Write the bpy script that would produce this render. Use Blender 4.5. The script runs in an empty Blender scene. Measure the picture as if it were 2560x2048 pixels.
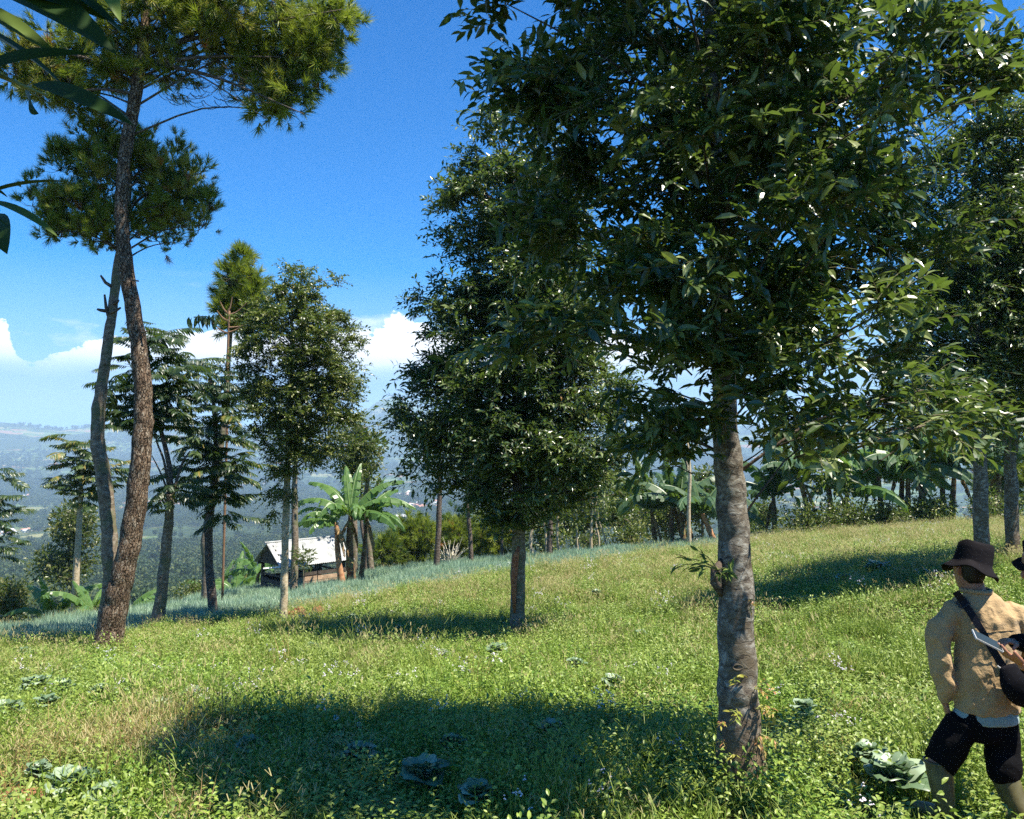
import bpy, bmesh, math, random
import numpy as np
from mathutils import Vector, Matrix
from mathutils.bvhtree import BVHTree

random.seed(7)
R = np.random.default_rng(11)
S = bpy.context.scene
COL = S.collection

# ------------------------------------------------------------------ camera
F = 2130.0                      # focal length in pixels of a 2560 px wide frame
HZ = 1090.0                     # row of the true horizon
CZ = 1.65                       # eye height over the path
PITCH = math.atan((HZ - 1024.0) / F)
cam_d = bpy.data.cameras.new("camera")
cam = bpy.data.objects.new("camera", cam_d)
COL.objects.link(cam)
cam_d.sensor_width = 36.0
cam_d.lens = 36.0 * F / 2560.0
cam_d.clip_start = 0.05
cam_d.clip_end = 60000.0
cam.location = (0, 0, CZ)
cam.rotation_euler = (math.pi / 2 + PITCH, 0, 0)
S.camera = cam
cP, sP = math.cos(PITCH), math.sin(PITCH)


def at(px, py, Y):
    """point seen at pixel (px,py) of the 2560x2048 photograph, Y metres in front"""
    a, b = (px - 1280.0) / F, -(py - 1024.0) / F
    dy, dz = cP - b * sP, sP + b * cP
    k = Y / dy
    return Vector((a * k, Y, CZ + dz * k))


# ------------------------------------------------------------------ light
SUN = Vector((0.405, -0.185, 0.895)).normalized()
sun_el = math.asin(SUN.z)
sun_az = math.atan2(SUN.x, SUN.y)
W = bpy.data.worlds.new("World")
S.world = W
W.use_nodes = True
nt = W.node_tree
nt.nodes.clear()


class NT:
    """small helper for writing node trees"""
    def __init__(s, tree):
        s.t = tree

    def n(s, kind, **kw):
        nd = s.t.nodes.new(kind)
        for k, v in kw.items():
            if k.startswith("i_"):
                nd.inputs[k[2:].replace("_", " ")].default_value = v
            else:
                setattr(nd, k, v)
        return nd

    def l(s, a, b):
        s.t.links.new(a, b)

    def math(s, op, a, b=None, c=None, clamp=False):
        nd = s.t.nodes.new("ShaderNodeMath")
        nd.operation = op
        nd.use_clamp = clamp
        for i, v in enumerate((a, b, c)):
            if v is None:
                continue
            if isinstance(v, (int, float)):
                nd.inputs[i].default_value = v
            else:
                s.l(v, nd.inputs[i])
        return nd.outputs[0]

    def noise(s, vec, scale, detail=4, rough=0.55, dist=0.0):
        nd = s.t.nodes.new("ShaderNodeTexNoise")
        nd.inputs["Scale"].default_value = scale
        nd.inputs["Detail"].default_value = detail
        nd.inputs["Roughness"].default_value = rough
        nd.inputs["Distortion"].default_value = dist
        if vec is not None:
            s.l(vec, nd.inputs["Vector"])
        return nd.outputs["Fac"]

    def ramp(s, fac, stops, interp="LINEAR"):
        nd = s.t.nodes.new("ShaderNodeValToRGB")
        cr = nd.color_ramp
        cr.interpolation = interp
        while len(cr.elements) < len(stops):
            cr.elements.new(0.5)
        for e, (p, c) in zip(cr.elements, stops):
            e.position = p
            e.color = (c, c, c, 1) if isinstance(c, (int, float)) else (c[0], c[1], c[2], 1)
        s.l(fac, nd.inputs[0])
        return nd.outputs[0]

    def mix(s, fac, a, b, mode="MIX"):
        nd = s.t.nodes.new("ShaderNodeMix")
        nd.data_type = "RGBA"
        nd.blend_type = mode
        for k, v in ((0, fac), (6, a), (7, b)):
            if isinstance(v, (int, float)):
                nd.inputs[k].default_value = v
            elif isinstance(v, tuple):
                nd.inputs[k].default_value = (v[0], v[1], v[2], 1)
            else:
                s.l(v, nd.inputs[k])
        return nd.outputs[2]


w = NT(nt)
SKY_STRENGTH = 0.05
sky = w.n("ShaderNodeTexSky", sky_type="NISHITA", sun_disc=False, sun_elevation=sun_el,
          sun_rotation=sun_az, altitude=1200.0, air_density=1.0, dust_density=0.3, ozone_density=2.6)
tc = w.n("ShaderNodeTexCoord")
sep = w.n("ShaderNodeSeparateXYZ")
w.l(tc.outputs["Generated"], sep.inputs[0])
gx, gy, gz = sep.outputs
sat = w.n("ShaderNodeHueSaturation")
sat.inputs["Saturation"].default_value = 1.25
sat.inputs["Hue"].default_value = 0.495
sat.inputs["Value"].default_value = 1.0
w.l(sky.outputs[0], sat.inputs["Color"])
az = w.math("ARCTAN2", gx, gy)
# cumulus bank over the far mountains: how high it reaches along the compass
def az_of(px):
    return (math.atan((px - 1280) / F) + 1.6) / 3.2
def el_of(py):
    return (HZ - py) / F / 0.25
tops = [(-900, 900), (-260, 850), (0, 842), (20, 858), (38, 905), (70, 955), (235, 860), (300, 850), (440, 845),
        (520, 838), (640, 846), (760, 850), (880, 834), (905, 822), (940, 828), (965, 800), (1000, 786), (1040, 820),
        (1110, 826), (1300, 850), (1420, 812), (1560, 838), (1680, 890), (2000, 950), (2400, 930), (3200, 860)]
ctop = w.ramp(w.math("MULTIPLY_ADD", az, 1 / 3.2, 0.5), [(az_of(a), el_of(b)) for a, b in tops])
ctop = w.math("MULTIPLY", ctop, 0.25)
cv = w.n("ShaderNodeVectorMath", operation="MULTIPLY")
cv.inputs[1].default_value = (1, 1, 1.7)
w.l(tc.outputs["Generated"], cv.inputs[0])
n1 = w.noise(cv.outputs[0], 26.0, 7, 0.62, 0.3)
n2 = w.noise(cv.outputs[0], 9.0, 5, 0.55)
edge = w.math("MULTIPLY_ADD", w.math("SUBTRACT", n1, 0.5), 0.062, w.math("SUBTRACT", ctop, gz))
edge = w.math("MULTIPLY_ADD", w.math("SUBTRACT", n2, 0.5), 0.030, edge)
dens = w.ramp(w.math("MULTIPLY", edge, 25.0, clamp=True), [(0.0, 0.0), (0.07, 0.85), (0.15, 1.0)], "EASE")
low = w.ramp(w.math("MULTIPLY", gz, 6.0, clamp=True), [(0.15, 0.0), (0.44, 0.45), (0.60, 1.0)])
dens = w.math("MULTIPLY", dens, low)
# thin high wisps low in the blue
wv = w.n("ShaderNodeVectorMath", operation="MULTIPLY")
wv.inputs[1].default_value = (1, 1, 3.2)
w.l(tc.outputs["Generated"], wv.inputs[0])
wisp = w.ramp(w.noise(wv.outputs[0], 7.5, 5, 0.6), [(0.55, 0.0), (0.72, 0.55)])
wband = w.ramp(w.math("MULTIPLY", gz, 5.0, clamp=True), [(0.35, 0.0), (0.55, 1.0), (0.72, 0.9), (0.9, 0.0)])
wisp = w.math("MULTIPLY", wisp, wband)
dens = w.math("MAXIMUM", dens, wisp)
cshade = w.math("MULTIPLY_ADD", w.math("SUBTRACT", n2, 0.5), 0.5, w.math("MULTIPLY", w.math("SUBTRACT", gz, 0.062), 15.0), clamp=True)
ccol = w.ramp(cshade, [(0.0, (3.6, 4.9, 7.4)), (0.18, (7.4, 8.4, 10.4)), (0.36, (13.0, 13.0, 13.2))])
blue = w.mix(1.0, sat.outputs[0], (0.03, 1.12, 1.78), "MULTIPLY")
hz_f = w.ramp(gz, [(0.04, 1.0), (0.19, 0.0)])
blue = w.mix(w.math("MULTIPLY", hz_f, 0.75), blue, (4.9, 6.4, 8.9))
skyc = w.mix(dens, blue, ccol)
bg = w.n("ShaderNodeBackground")
bg.inputs["Strength"].default_value = SKY_STRENGTH
wo = w.n("ShaderNodeOutputWorld")
w.l(skyc, bg.inputs["Color"])
w.l(bg.outputs[0], wo.inputs["Surface"])

sl = bpy.data.lights.new("sun", "SUN")
sl.energy = 5.0
sl.angle = math.radians(0.53)
sl.color = (1.0, 0.93, 0.80)
so = bpy.data.objects.new("sun", sl)
COL.objects.link(so)
so.rotation_euler = SUN.to_track_quat("Z", "Y").to_euler()
so.location = (20, -10, 30)

S.view_settings.view_transform = "Standard"
S.view_settings.look = "None"
S.view_settings.exposure = 1.25
S.view_settings.gamma = 1.0
S.render.engine = "CYCLES"
cy = S.cycles
cy.max_bounces = 6
cy.diffuse_bounces = 2
cy.glossy_bounces = 2
cy.transmission_bounces = 4
cy.volume_bounces = 2
cy.transparent_max_bounces = 4
cy.use_denoising = False
cy.sample_clamp_indirect = 1.5
cy.caustics_reflective = False
cy.caustics_refractive = False
HAZE_DENSITY = 1.6e-4

# ------------------------------------------------------------------ materials
MATS = {}


def mat(name, build):
    if name in MATS:
        return MATS[name]
    m = bpy.data.materials.new(name)
    m.use_nodes = True
    m.node_tree.nodes.clear()
    t = NT(m.node_tree)
    out = t.n("ShaderNodeOutputMaterial")
    build(t, out)
    MATS[name] = m
    return m


def principled(t, col, rough=0.8, spec=0.3, bump=None, bstr=0.4, bdist=0.01):
    p = t.n("ShaderNodeBsdfPrincipled")
    if isinstance(col, tuple):
        p.inputs["Base Color"].default_value = (*col, 1)
    else:
        t.l(col, p.inputs["Base Color"])
    if isinstance(rough, (int, float)):
        p.inputs["Roughness"].default_value = rough
    else:
        t.l(rough, p.inputs["Roughness"])
    p.inputs["Specular IOR Level"].default_value = spec
    if bump is not None:
        b = t.n("ShaderNodeBump")
        b.inputs["Strength"].default_value = bstr
        b.inputs["Distance"].default_value = bdist
        t.l(bump, b.inputs["Height"])
        t.l(b.outputs[0], p.inputs["Normal"])
    return p


def simple(name, col, rough=0.8, spec=0.3, nscale=None, var=0.3, bstr=0.3, bdist=0.005):
    def b(t, out):
        c = col
        bump = None
        if nscale:
            g = t.n("ShaderNodeNewGeometry")
            nz = t.noise(g.outputs["Position"], nscale, 5, 0.6)
            lo = tuple(x * (1 - var) for x in col)
            hi = tuple(min(1, x * (1 + var)) for x in col)
            c = t.ramp(nz, [(0.3, lo), (0.7, hi)])
            bump = nz
        p = principled(t, c, rough, spec, bump, bstr, bdist)
        t.l(p.outputs[0], out.inputs["Surface"])
    return mat(name, b)


def leafmat(name, stops, rough=0.4, spec=0.5, trans=0.25, tcol=(0.25, 0.42, 0.04), wscale=None, wcols=None, objrand=False):
    """leaf colours by the per-leaf 'tint' value (or object random), thin and partly translucent"""
    def b(t, out):
        if objrand:
            oi = t.n("ShaderNodeObjectInfo")
            a = t.n("ShaderNodeAttribute", attribute_name="tint")
            f = t.math("FRACT", t.math("ADD", a.outputs["Fac"], oi.outputs["Random"]))
        else:
            a = t.n("ShaderNodeAttribute", attribute_name="tint")
            f = a.outputs["Fac"]
        c = t.ramp(f, stops)
        if wscale:
            g = t.n("ShaderNodeNewGeometry")
            nz = t.noise(g.outputs["Position"], wscale, 3, 0.6)
            c = t.mix(t.ramp(nz, [(0.42, 0.0), (0.62, 1.0)]), c, t.mix(0.65, c, wcols))
        p = principled(t, c, rough, spec)
        tr = t.n("ShaderNodeBsdfTranslucent")
        t.l(t.mix(0.55, c, tcol), tr.inputs["Color"])
        mx = t.n("ShaderNodeMixShader")
        mx.inputs[0].default_value = trans
        t.l(p.outputs[0], mx.inputs[1])
        t.l(tr.outputs[0], mx.inputs[2])
        t.l(mx.outputs[0], out.inputs["Surface"])
    return mat(name, b)


M_leaf = leafmat("broad_leaf", [(0.0, (0.020, 0.045, 0.014)), (0.45, (0.042, 0.078, 0.020)), (0.72, (0.14, 0.185, 0.055)),  # upper pale stops paint sunlit sheen into random leaves
                                (0.93, (0.24, 0.28, 0.10)), (0.985, (0.20, 0.20, 0.05)), (1.0, (0.30, 0.12, 0.03))],
                 rough=0.31, spec=0.65, trans=0.24, tcol=(0.25, 0.40, 0.04))
M_leaf2 = leafmat("small_leaf", [(0.0, (0.035, 0.055, 0.012)), (0.45, (0.095, 0.125, 0.026)), (0.85, (0.23, 0.25, 0.06)),
                                 (1.0, (0.17, 0.16, 0.05))], rough=0.36, spec=0.55, trans=0.22)
M_leaf3 = leafmat("olive_leaf", [(0.0, (0.05, 0.065, 0.016)), (0.6, (0.085, 0.105, 0.026)), (1.0, (0.18, 0.17, 0.05))],
                  rough=0.4, spec=0.5, trans=0.28)
M_front = leafmat("near_leaf", [(0.0, (0.012, 0.030, 0.006)), (0.7, (0.028, 0.058, 0.012)), (1.0, (0.16, 0.22, 0.05))],  # lower stops darkened to stand in for crown shade on the hanging branch
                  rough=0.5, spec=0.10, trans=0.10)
M_needle = leafmat("pine_needle", [(0.0, (0.035, 0.075, 0.014)), (0.45, (0.13, 0.18, 0.022)), (0.9, (0.30, 0.34, 0.04)),
                                   (0.97, (0.26, 0.20, 0.05)), (1.0, (0.36, 0.12, 0.03))], rough=0.5, spec=0.4, trans=0.35, tcol=(0.30, 0.42, 0.03))
M_frond = leafmat("compound_leaf", [(0.0, (0.016, 0.036, 0.012)), (0.6, (0.040, 0.070, 0.020)), (0.9, (0.09, 0.13, 0.035)),
                                    (1.0, (0.22, 0.17, 0.04))], rough=0.4, spec=0.5, trans=0.22)
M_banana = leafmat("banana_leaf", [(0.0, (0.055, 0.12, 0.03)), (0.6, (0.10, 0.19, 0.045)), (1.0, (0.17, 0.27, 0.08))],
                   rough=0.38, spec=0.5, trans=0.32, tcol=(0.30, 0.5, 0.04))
M_banana_shade = leafmat("banana_leaf_shaded", [(0.0, (0.03, 0.07, 0.025)), (0.6, (0.065, 0.12, 0.045)), (1.0, (0.14, 0.20, 0.08))],  # darker copy of the banana leaf, grove shade put into its colour
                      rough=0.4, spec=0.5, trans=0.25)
M_sprout = leafmat("sprout_leaf", [(0.0, (0.22, 0.30, 0.04)), (0.5, (0.36, 0.34, 0.06)), (0.75, (0.42, 0.28, 0.09)),
                                   (1.0, (0.46, 0.20, 0.09))], rough=0.4, spec=0.5, trans=0.3, tcol=(0.6, 0.45, 0.05))
M_grass = leafmat("grass_blade", [(0.0, (0.09, 0.17, 0.018)), (0.5, (0.16, 0.26, 0.028)), (0.85, (0.22, 0.31, 0.04)),
                                  (1.0, (0.30, 0.30, 0.08))], rough=0.5, spec=0.35, trans=0.20, tcol=(0.30, 0.48, 0.05),
                  wscale=0.35, wcols=(0.22, 0.28, 0.05))
M_weed = leafmat("weed_leaf", [(0.0, (0.07, 0.15, 0.015)), (0.6, (0.17, 0.26, 0.030)), (1.0, (0.30, 0.38, 0.07))],
                 rough=0.45, spec=0.45, trans=0.18, tcol=(0.25, 0.48, 0.04), wscale=0.5, wcols=(0.22, 0.26, 0.06))
M_dry = leafmat("dry_grass", [(0.0, (0.16, 0.22, 0.04)), (0.5, (0.26, 0.28, 0.07)), (1.0, (0.38, 0.33, 0.15))], rough=0.6,
                spec=0.25, trans=0.3, tcol=(0.4, 0.36, 0.1))
M_stalk = leafmat("brown_stalk", [(0.0, (0.12, 0.12, 0.03)), (0.5, (0.26, 0.20, 0.07)), (1.0, (0.38, 0.23, 0.11))], rough=0.6, spec=0.2, trans=0.15)
M_onion = leafmat("onion_leaf", [(0.0, (0.14, 0.26, 0.17)), (0.5, (0.26, 0.40, 0.27)), (1.0, (0.46, 0.58, 0.42))], rough=0.4,
                  spec=0.5, trans=0.15, tcol=(0.2, 0.4, 0.2), wscale=0.4, wcols=(0.28, 0.38, 0.20))
M_cabbage = leafmat("cabbage_leaf", [(0.0, (0.09, 0.15, 0.075)), (0.6, (0.19, 0.27, 0.16)), (1.0, (0.34, 0.42, 0.28))], rough=0.38,
                    spec=0.5, trans=0.15, tcol=(0.3, 0.55, 0.15))
M_flower = simple("white_flower", (0.72, 0.66, 0.74), 0.7, 0.2)
M_puff = simple("seed_puff", (0.75, 0.75, 0.70), 0.9, 0.1)
M_far = leafmat("forest_leaf", [(0.0, (0.018, 0.040, 0.016)), (0.6, (0.045, 0.075, 0.026)), (1.0, (0.095, 0.115, 0.035))],
                rough=0.6, spec=0.2, trans=0.12, objrand=True)


def bark(name, base, dark, light, plate=0.0, scale=9.0, moss=None, rings=False):
    def b(t, out):
        tcn = t.n("ShaderNodeTexCoord")
        mp = t.n("ShaderNodeMapping")
        t.l(tcn.outputs["Object"], mp.inputs[0])
        mp.inputs["Scale"].default_value = (1, 1, 0.45 if plate else 1.5)
        v = mp.outputs[0]
        n1 = t.noise(v, scale, 7, 0.65, 0.6)
        n2 = t.noise(tcn.outputs["Object"], scale * 0.33, 4, 0.6)
        n3 = t.noise(v, scale * 6, 4, 0.7)
        c = t.ramp(n1, [(0.32, dark), (0.5, base), (0.68, light)])
        if moss:
            c = t.mix(t.ramp(n2, [(0.48, 0.0), (0.6, 0.75)]), c, moss)
        h = t.math("MULTIPLY_ADD", n3, 0.5, n1)
        if rings:
            wt = t.n("ShaderNodeTexWave", wave_type="BANDS", bands_direction="Z")
            wt.inputs["Scale"].default_value = 4.6
            wt.inputs["Distortion"].default_value = 9.0
            wt.inputs["Detail"].default_value = 4.0
            wt.inputs["Detail Scale"].default_value = 1.6
            t.l(tcn.outputs["Object"], wt.inputs["Vector"])
            ln = t.ramp(t.math("MULTIPLY_ADD", n1, 0.25, wt.outputs["Fac"]), [(0.06, 0.25), (0.20, 1.0)])
            c = t.mix(ln, tuple(x * 0.5 for x in dark), c)
            h = t.math("MULTIPLY_ADD", ln, 0.5, h)
            sz = t.n("ShaderNodeSeparateXYZ")
            t.l(tcn.outputs["Object"], sz.inputs[0])
            lowm = t.ramp(t.math("MULTIPLY_ADD", n2, 0.5, sz.outputs[2]), [(0.55, 0.75), (1.0, 0.0)])
            c = t.mix(lowm, c, t.mix(n1, (0.07, 0.045, 0.025), (0.24, 0.16, 0.09)))
        if plate:
            vo = t.n("ShaderNodeTexVoronoi", feature="DISTANCE_TO_EDGE")
            vo.inputs["Scale"].default_value = plate
            wv_ = t.n("ShaderNodeVectorMath", operation="ADD")
            nn = t.n("ShaderNodeTexNoise")
            nn.inputs["Scale"].default_value = 6
            t.l(tcn.outputs["Object"], nn.inputs["Vector"])
            sc = t.n("ShaderNodeVectorMath", operation="SCALE")
            sc.inputs["Scale"].default_value = 0.12
            t.l(nn.outputs["Color"], sc.inputs[0])
            t.l(v, wv_.inputs[0])
            t.l(sc.outputs[0], wv_.inputs[1])
            t.l(wv_.outputs[0], vo.inputs["Vector"])
            crack = t.ramp(vo.outputs["Distance"], [(0.0, 0.0), (0.13, 1.0)])
            c = t.mix(crack, tuple(x * 0.35 for x in dark), c)
            h = t.math("MULTIPLY_ADD", crack, 1.6, h)
        p = principled(t, c, 0.9, 0.15, h, 0.9, 0.02 if plate else 0.008)
        t.l(p.outputs[0], out.inputs["Surface"])
    return mat(name, b)


M_bark_pine = bark("pine_bark", (0.20, 0.135, 0.085), (0.075, 0.050, 0.035), (0.44, 0.37, 0.28), plate=26.0, scale=16)
M_bark_grey = bark("grey_bark", (0.17, 0.15, 0.12), (0.07, 0.055, 0.045), (0.40, 0.39, 0.34), scale=17, rings=True, moss=(0.12, 0.095, 0.06))
M_bark_pale = bark("pale_bark", (0.46, 0.37, 0.24), (0.24, 0.19, 0.11), (0.62, 0.54, 0.40), scale=12)
M_bark_dark = bark("dark_bark", (0.11, 0.085, 0.065), (0.04, 0.03, 0.025), (0.24, 0.20, 0.16), scale=14)
M_bark_mid = bark("brown_bark", (0.20, 0.155, 0.11), (0.08, 0.06, 0.045), (0.36, 0.32, 0.25), scale=11, moss=(0.13, 0.14, 0.07))
M_twig = simple("twig", (0.13, 0.12, 0.055), 0.7, 0.3)
M_twig_green = simple("green_twig", (0.22, 0.24, 0.08), 0.6, 0.3)
M_scar = bark("torn_bark", (0.33, 0.13, 0.065), (0.13, 0.04, 0.022), (0.45, 0.24, 0.12), scale=16)
M_pseudo = bark("banana_stem", (0.17, 0.10, 0.055), (0.05, 0.03, 0.022), (0.30, 0.33, 0.12), scale=5)
M_pseudo_red = bark("banana_stem_red", (0.42, 0.20, 0.10), (0.20, 0.08, 0.04), (0.52, 0.36, 0.2), scale=5)
M_dryleaf = simple("withered_leaf", (0.26, 0.17, 0.08), 0.8, 0.2, 8, 0.4)
M_soil = simple("red_soil", (0.25, 0.115, 0.06), 0.95, 0.1, 9, 0.4, 0.8, 0.03)
M_wood = simple("weathered_board", (0.42, 0.29, 0.19), 0.8, 0.2, 6, 0.35)
M_wood_dk = simple("dark_board", (0.085, 0.068, 0.055), 0.85, 0.2, 9, 0.4)
M_roof = simple("tin_sheet", (0.36, 0.37, 0.36), 0.6, 0.3, 4, 0.35)
M_pole = simple("white_pole", (0.78, 0.78, 0.74), 0.5, 0.4)

# ------------------------------------------------------------------ object helpers
ORG = {}


def new_obj(name, me, parent=None, loc=(0, 0, 0)):
    o = bpy.data.objects.new(name, me)
    COL.objects.link(o)
    o.location = loc
    if parent is not None:
        o.parent = parent
    return o


def thing(name, label, cat, loc, group=None):
    o = bpy.data.objects.new(name, None)
    COL.objects.link(o)
    o.empty_display_size = 0.2
    o.location = loc
    o["label"] = label
    o["category"] = cat
    if group:
        o["group"] = group
    ORG[o.name] = Vector(loc)
    return o


def tag(o, label=None, cat=None, group=None, kind=None):
    for k, v in (("label", label), ("category", cat), ("group", group), ("kind", kind)):
        if v:
            o[k] = v
    return o


class MB:
    """collects geometry in world coordinates, builds one mesh object"""
    def __init__(s):
        s.V = []
        s.Q = []
        s.T = []
        s.tv = []
        s.n = 0

    def add(s, V, quads=None, tris=None, tint=0.5):
        V = np.asarray(V, float)
        s.V.append(V)
        if quads is not None and len(quads):
            s.Q.append(np.asarray(quads, int) + s.n)
        if tris is not None and len(tris):
            s.T.append(np.asarray(tris, int) + s.n)
        s.tv.append(np.full(len(V), tint) if np.isscalar(tint) else np.asarray(tint))
        s.n += len(V)
        return s

    def inst(s, tpl, mats, pos, tint=None):
        """tpl=(V,quads,tris); mats (n,3,3) with columns = axes*scale; pos (n,3)"""
        V, Q, T = tpl
        n = len(pos)
        if n == 0:
            return s
        VV = np.einsum("nij,vj->nvi", mats, V) + pos[:, None, :]
        off = (np.arange(n) * len(V))[:, None, None]
        q = (np.asarray(Q)[None] + off).reshape(-1, 4) if Q is not None and len(Q) else None
        t = (np.asarray(T)[None] + off).reshape(-1, 3) if T is not None and len(T) else None
        tt = np.full(n, 0.5) if tint is None else tint
        s.add(VV.reshape(-1, 3), q, t, np.repeat(tt, len(V)))
        return s

    def tube(s, pts, rad, seg=8, tint=0.5, jitter=0.0, cap=True):
        pts = np.asarray([tuple(p) for p in pts], float)
        n = len(pts)
        rad = np.broadcast_to(np.asarray(rad, float), (n,))
        tg = np.gradient(pts, axis=0)
        tg /= np.linalg.norm(tg, axis=1)[:, None] + 1e-9
        ref = np.array([0.0, 1.0, 0.0]) if abs(tg[0][2]) > 0.6 else np.array([0.0, 0.0, 1.0])
        u = np.cross(tg, ref)
        u /= np.linalg.norm(u, axis=1)[:, None] + 1e-9
        v = np.cross(u, tg)
        a = np.arange(seg) / seg * 2 * math.pi
        rr = rad[:, None] * (1 + (jitter * R.standard_normal((n, seg)) if jitter else 0))
        V = pts[:, None, :] + rr[..., None] * (np.cos(a)[None, :, None] * u[:, None, :] + np.sin(a)[None, :, None] * v[:, None, :])
        i = np.arange(n - 1)[:, None] * seg
        j = np.arange(seg)[None, :]
        k = (j + 1) % seg
        q = np.stack([i + j, i + k, i + seg + k, i + seg + j], -1).reshape(-1, 4)
        VV = V.reshape(-1, 3)
        tr = None
        if cap:
            VV = np.vstack([VV, pts[-1:], pts[:1]])
            e = (n - 1) * seg
            c = n * seg
            jj = np.arange(seg)
            tr = np.vstack([np.stack([e + jj, e + (jj + 1) % seg, np.full(seg, c)], -1),
                            np.stack([(jj + 1) % seg, jj, np.full(seg, c + 1)], -1)])
        s.add(VV, q, tr, tint)
        return s

    def mesh(s, name, m, org=(0, 0, 0), smooth=False):
        V = np.vstack(s.V) - np.asarray(tuple(org))
        q = np.vstack(s.Q) if s.Q else np.zeros((0, 4), int)
        t = np.vstack(s.T) if s.T else np.zeros((0, 3), int)
        me = bpy.data.meshes.new(name)
        me.vertices.add(len(V))
        me.vertices.foreach_set("co", V.astype(np.float32).ravel())
        nl = q.size + t.size
        me.loops.add(nl)
        me.loops.foreach_set("vertex_index", np.concatenate([q.ravel(), t.ravel()]).astype(np.int32))
        npoly = len(q) + len(t)
        me.polygons.add(npoly)
        st = np.concatenate([np.arange(len(q)) * 4, q.size + np.arange(len(t)) * 3]).astype(np.int32)
        me.polygons.foreach_set("loop_start", st)
        if smooth:
            me.polygons.foreach_set("use_smooth", np.ones(npoly, bool))
        else:
            me.polygons.foreach_set("use_smooth", np.zeros(npoly, bool))
        me.update(calc_edges=True)
        a = me.attributes.new("tint", "FLOAT", "POINT")
        a.data.foreach_set("value", np.concatenate(s.tv).astype(np.float32))
        me.materials.append(m)
        return me

    def build(s, name, m, parent=None, loc=None, smooth=False):
        root = parent
        while root is not None and root.parent is not None:
            root = root.parent
        org = ORG.get(root.name, Vector((0, 0, 0))) if root is not None else Vector(loc or (0, 0, 0))
        me = s.mesh(name, m, org, smooth)
        o = new_obj(name, me, parent, (0, 0, 0) if parent is not None else org)
        return o

    def box(s, c, half, rot=None, tint=0.5):
        sg = np.array([[-1, -1, -1], [1, -1, -1], [1, 1, -1], [-1, 1, -1], [-1, -1, 1], [1, -1, 1], [1, 1, 1], [-1, 1, 1]], float)
        V = sg * np.asarray(half)
        if rot is not None:
            V = V @ np.asarray(rot).T
        s.add(V + np.asarray(tuple(c)), [[0, 3, 2, 1], [4, 5, 6, 7], [0, 1, 5, 4], [1, 2, 6, 5], [2, 3, 7, 6], [3, 0, 4, 7]], None, tint)
        return s


def norm(a):
    return a / (np.linalg.norm(a, axis=-1, keepdims=True) + 1e-9)


def basis(d, roll=None, scale=1.0, up=(0, 0, 1), width=1.0):
    """frames whose Y axis runs along d, Z axis close to up; columns scaled"""
    d = norm(np.asarray(d, float))
    n = len(d)
    upv = np.broadcast_to(np.asarray(up, float), (n, 3))
    x = norm(np.cross(d, upv) + 1e-6)
    z = norm(np.cross(x, d))
    if roll is not None:
        c, s_ = np.cos(roll)[:, None], np.sin(roll)[:, None]
        x, z = x * c + z * s_, z * c - x * s_
    sc = np.broadcast_to(np.asarray(scale, float), (n,))[:, None]
    return np.stack([x * sc * width, d * sc, z * sc], axis=2)


def leaf_tpl(w=0.30, curl=0.12, fold=0.10, n=3, wave=0.0, tip=1.0):
    """a pointed leaf one unit long along +Y: folded at the midrib and arched"""
    V = [(0, 0, 0)]
    q, t = [], []
    for i in range(1, n + 1):
        y = i / (n + 1)
        ww = w * 0.5 * (math.sin(math.pi * min(1, y ** 0.85)) ** 0.8)
        z = -curl * y * y + 0.04 * math.sin(3 * y)
        wv_ = wave * math.sin(i * 2.4)
        V += [(0, y, z), (-ww, y, z + fold * ww * 3 + wv_), (ww, y, z + fold * ww * 3 - wv_)]
    V.append((0, tip, -curl))
    b = lambda i: 1 + (i - 1) * 3
    t += [(0, b(1), b(1) + 1), (0, b(1) + 2, b(1))]
    for i in range(1, n):
        q += [(b(i), b(i + 1), b(i + 1) + 1, b(i) + 1), (b(i), b(i) + 2, b(i + 1) + 2, b(i + 1))]
    e = len(V) - 1
    t += [(b(n), e, b(n) + 1), (b(n), b(n) + 2, e)]
    return (np.array(V, float), q, t)


def tpl_mesh(name, tpl, m, tint=0.5, scale=1.0):
    b = MB()
    b.add(tpl[0] * scale, tpl[1], tpl[2], tint)
    return b.mesh(name, m, smooth=False)


def put(name, me, parent, pos, mat3, org=None):
    """one leaf object sharing mesh data"""
    o = bpy.data.objects.new(name, me)
    COL.objects.link(o)
    o.parent = parent
    root = parent
    while root.parent is not None:
        root = root.parent
    g = ORG[root.name]
    M = Matrix([[mat3[0][0], mat3[0][1], mat3[0][2], pos[0] - g.x],
                [mat3[1][0], mat3[1][1], mat3[1][2], pos[1] - g.y],
                [mat3[2][0], mat3[2][1], mat3[2][2], pos[2] - g.z],
                [0, 0, 0, 1]])
    o.matrix_local = M
    return o


def spline(pts, n):
    """Catmull-Rom through the points"""
    P = np.array([tuple(p) for p in pts], float)
    P = np.vstack([2 * P[0] - P[1], P, 2 * P[-1] - P[-2]])
    m = len(P) - 3
    out = []
    for t in np.linspace(0, m - 1e-6, n):
        i = int(t)
        u = t - i
        p0, p1, p2, p3 = P[i], P[i + 1], P[i + 2], P[i + 3]
        out.append(0.5 * (2 * p1 + (p2 - p0) * u + (2 * p0 - 5 * p1 + 4 * p2 - p3) * u * u + (3 * p1 - p0 - 3 * p2 + p3) * u ** 3))
    return np.array(out)


# ------------------------------------------------------------------ terrain
def cp(px, py, Y):
    p = at(px, py, Y)
    return (p.x, p.y, p.z)


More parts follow.
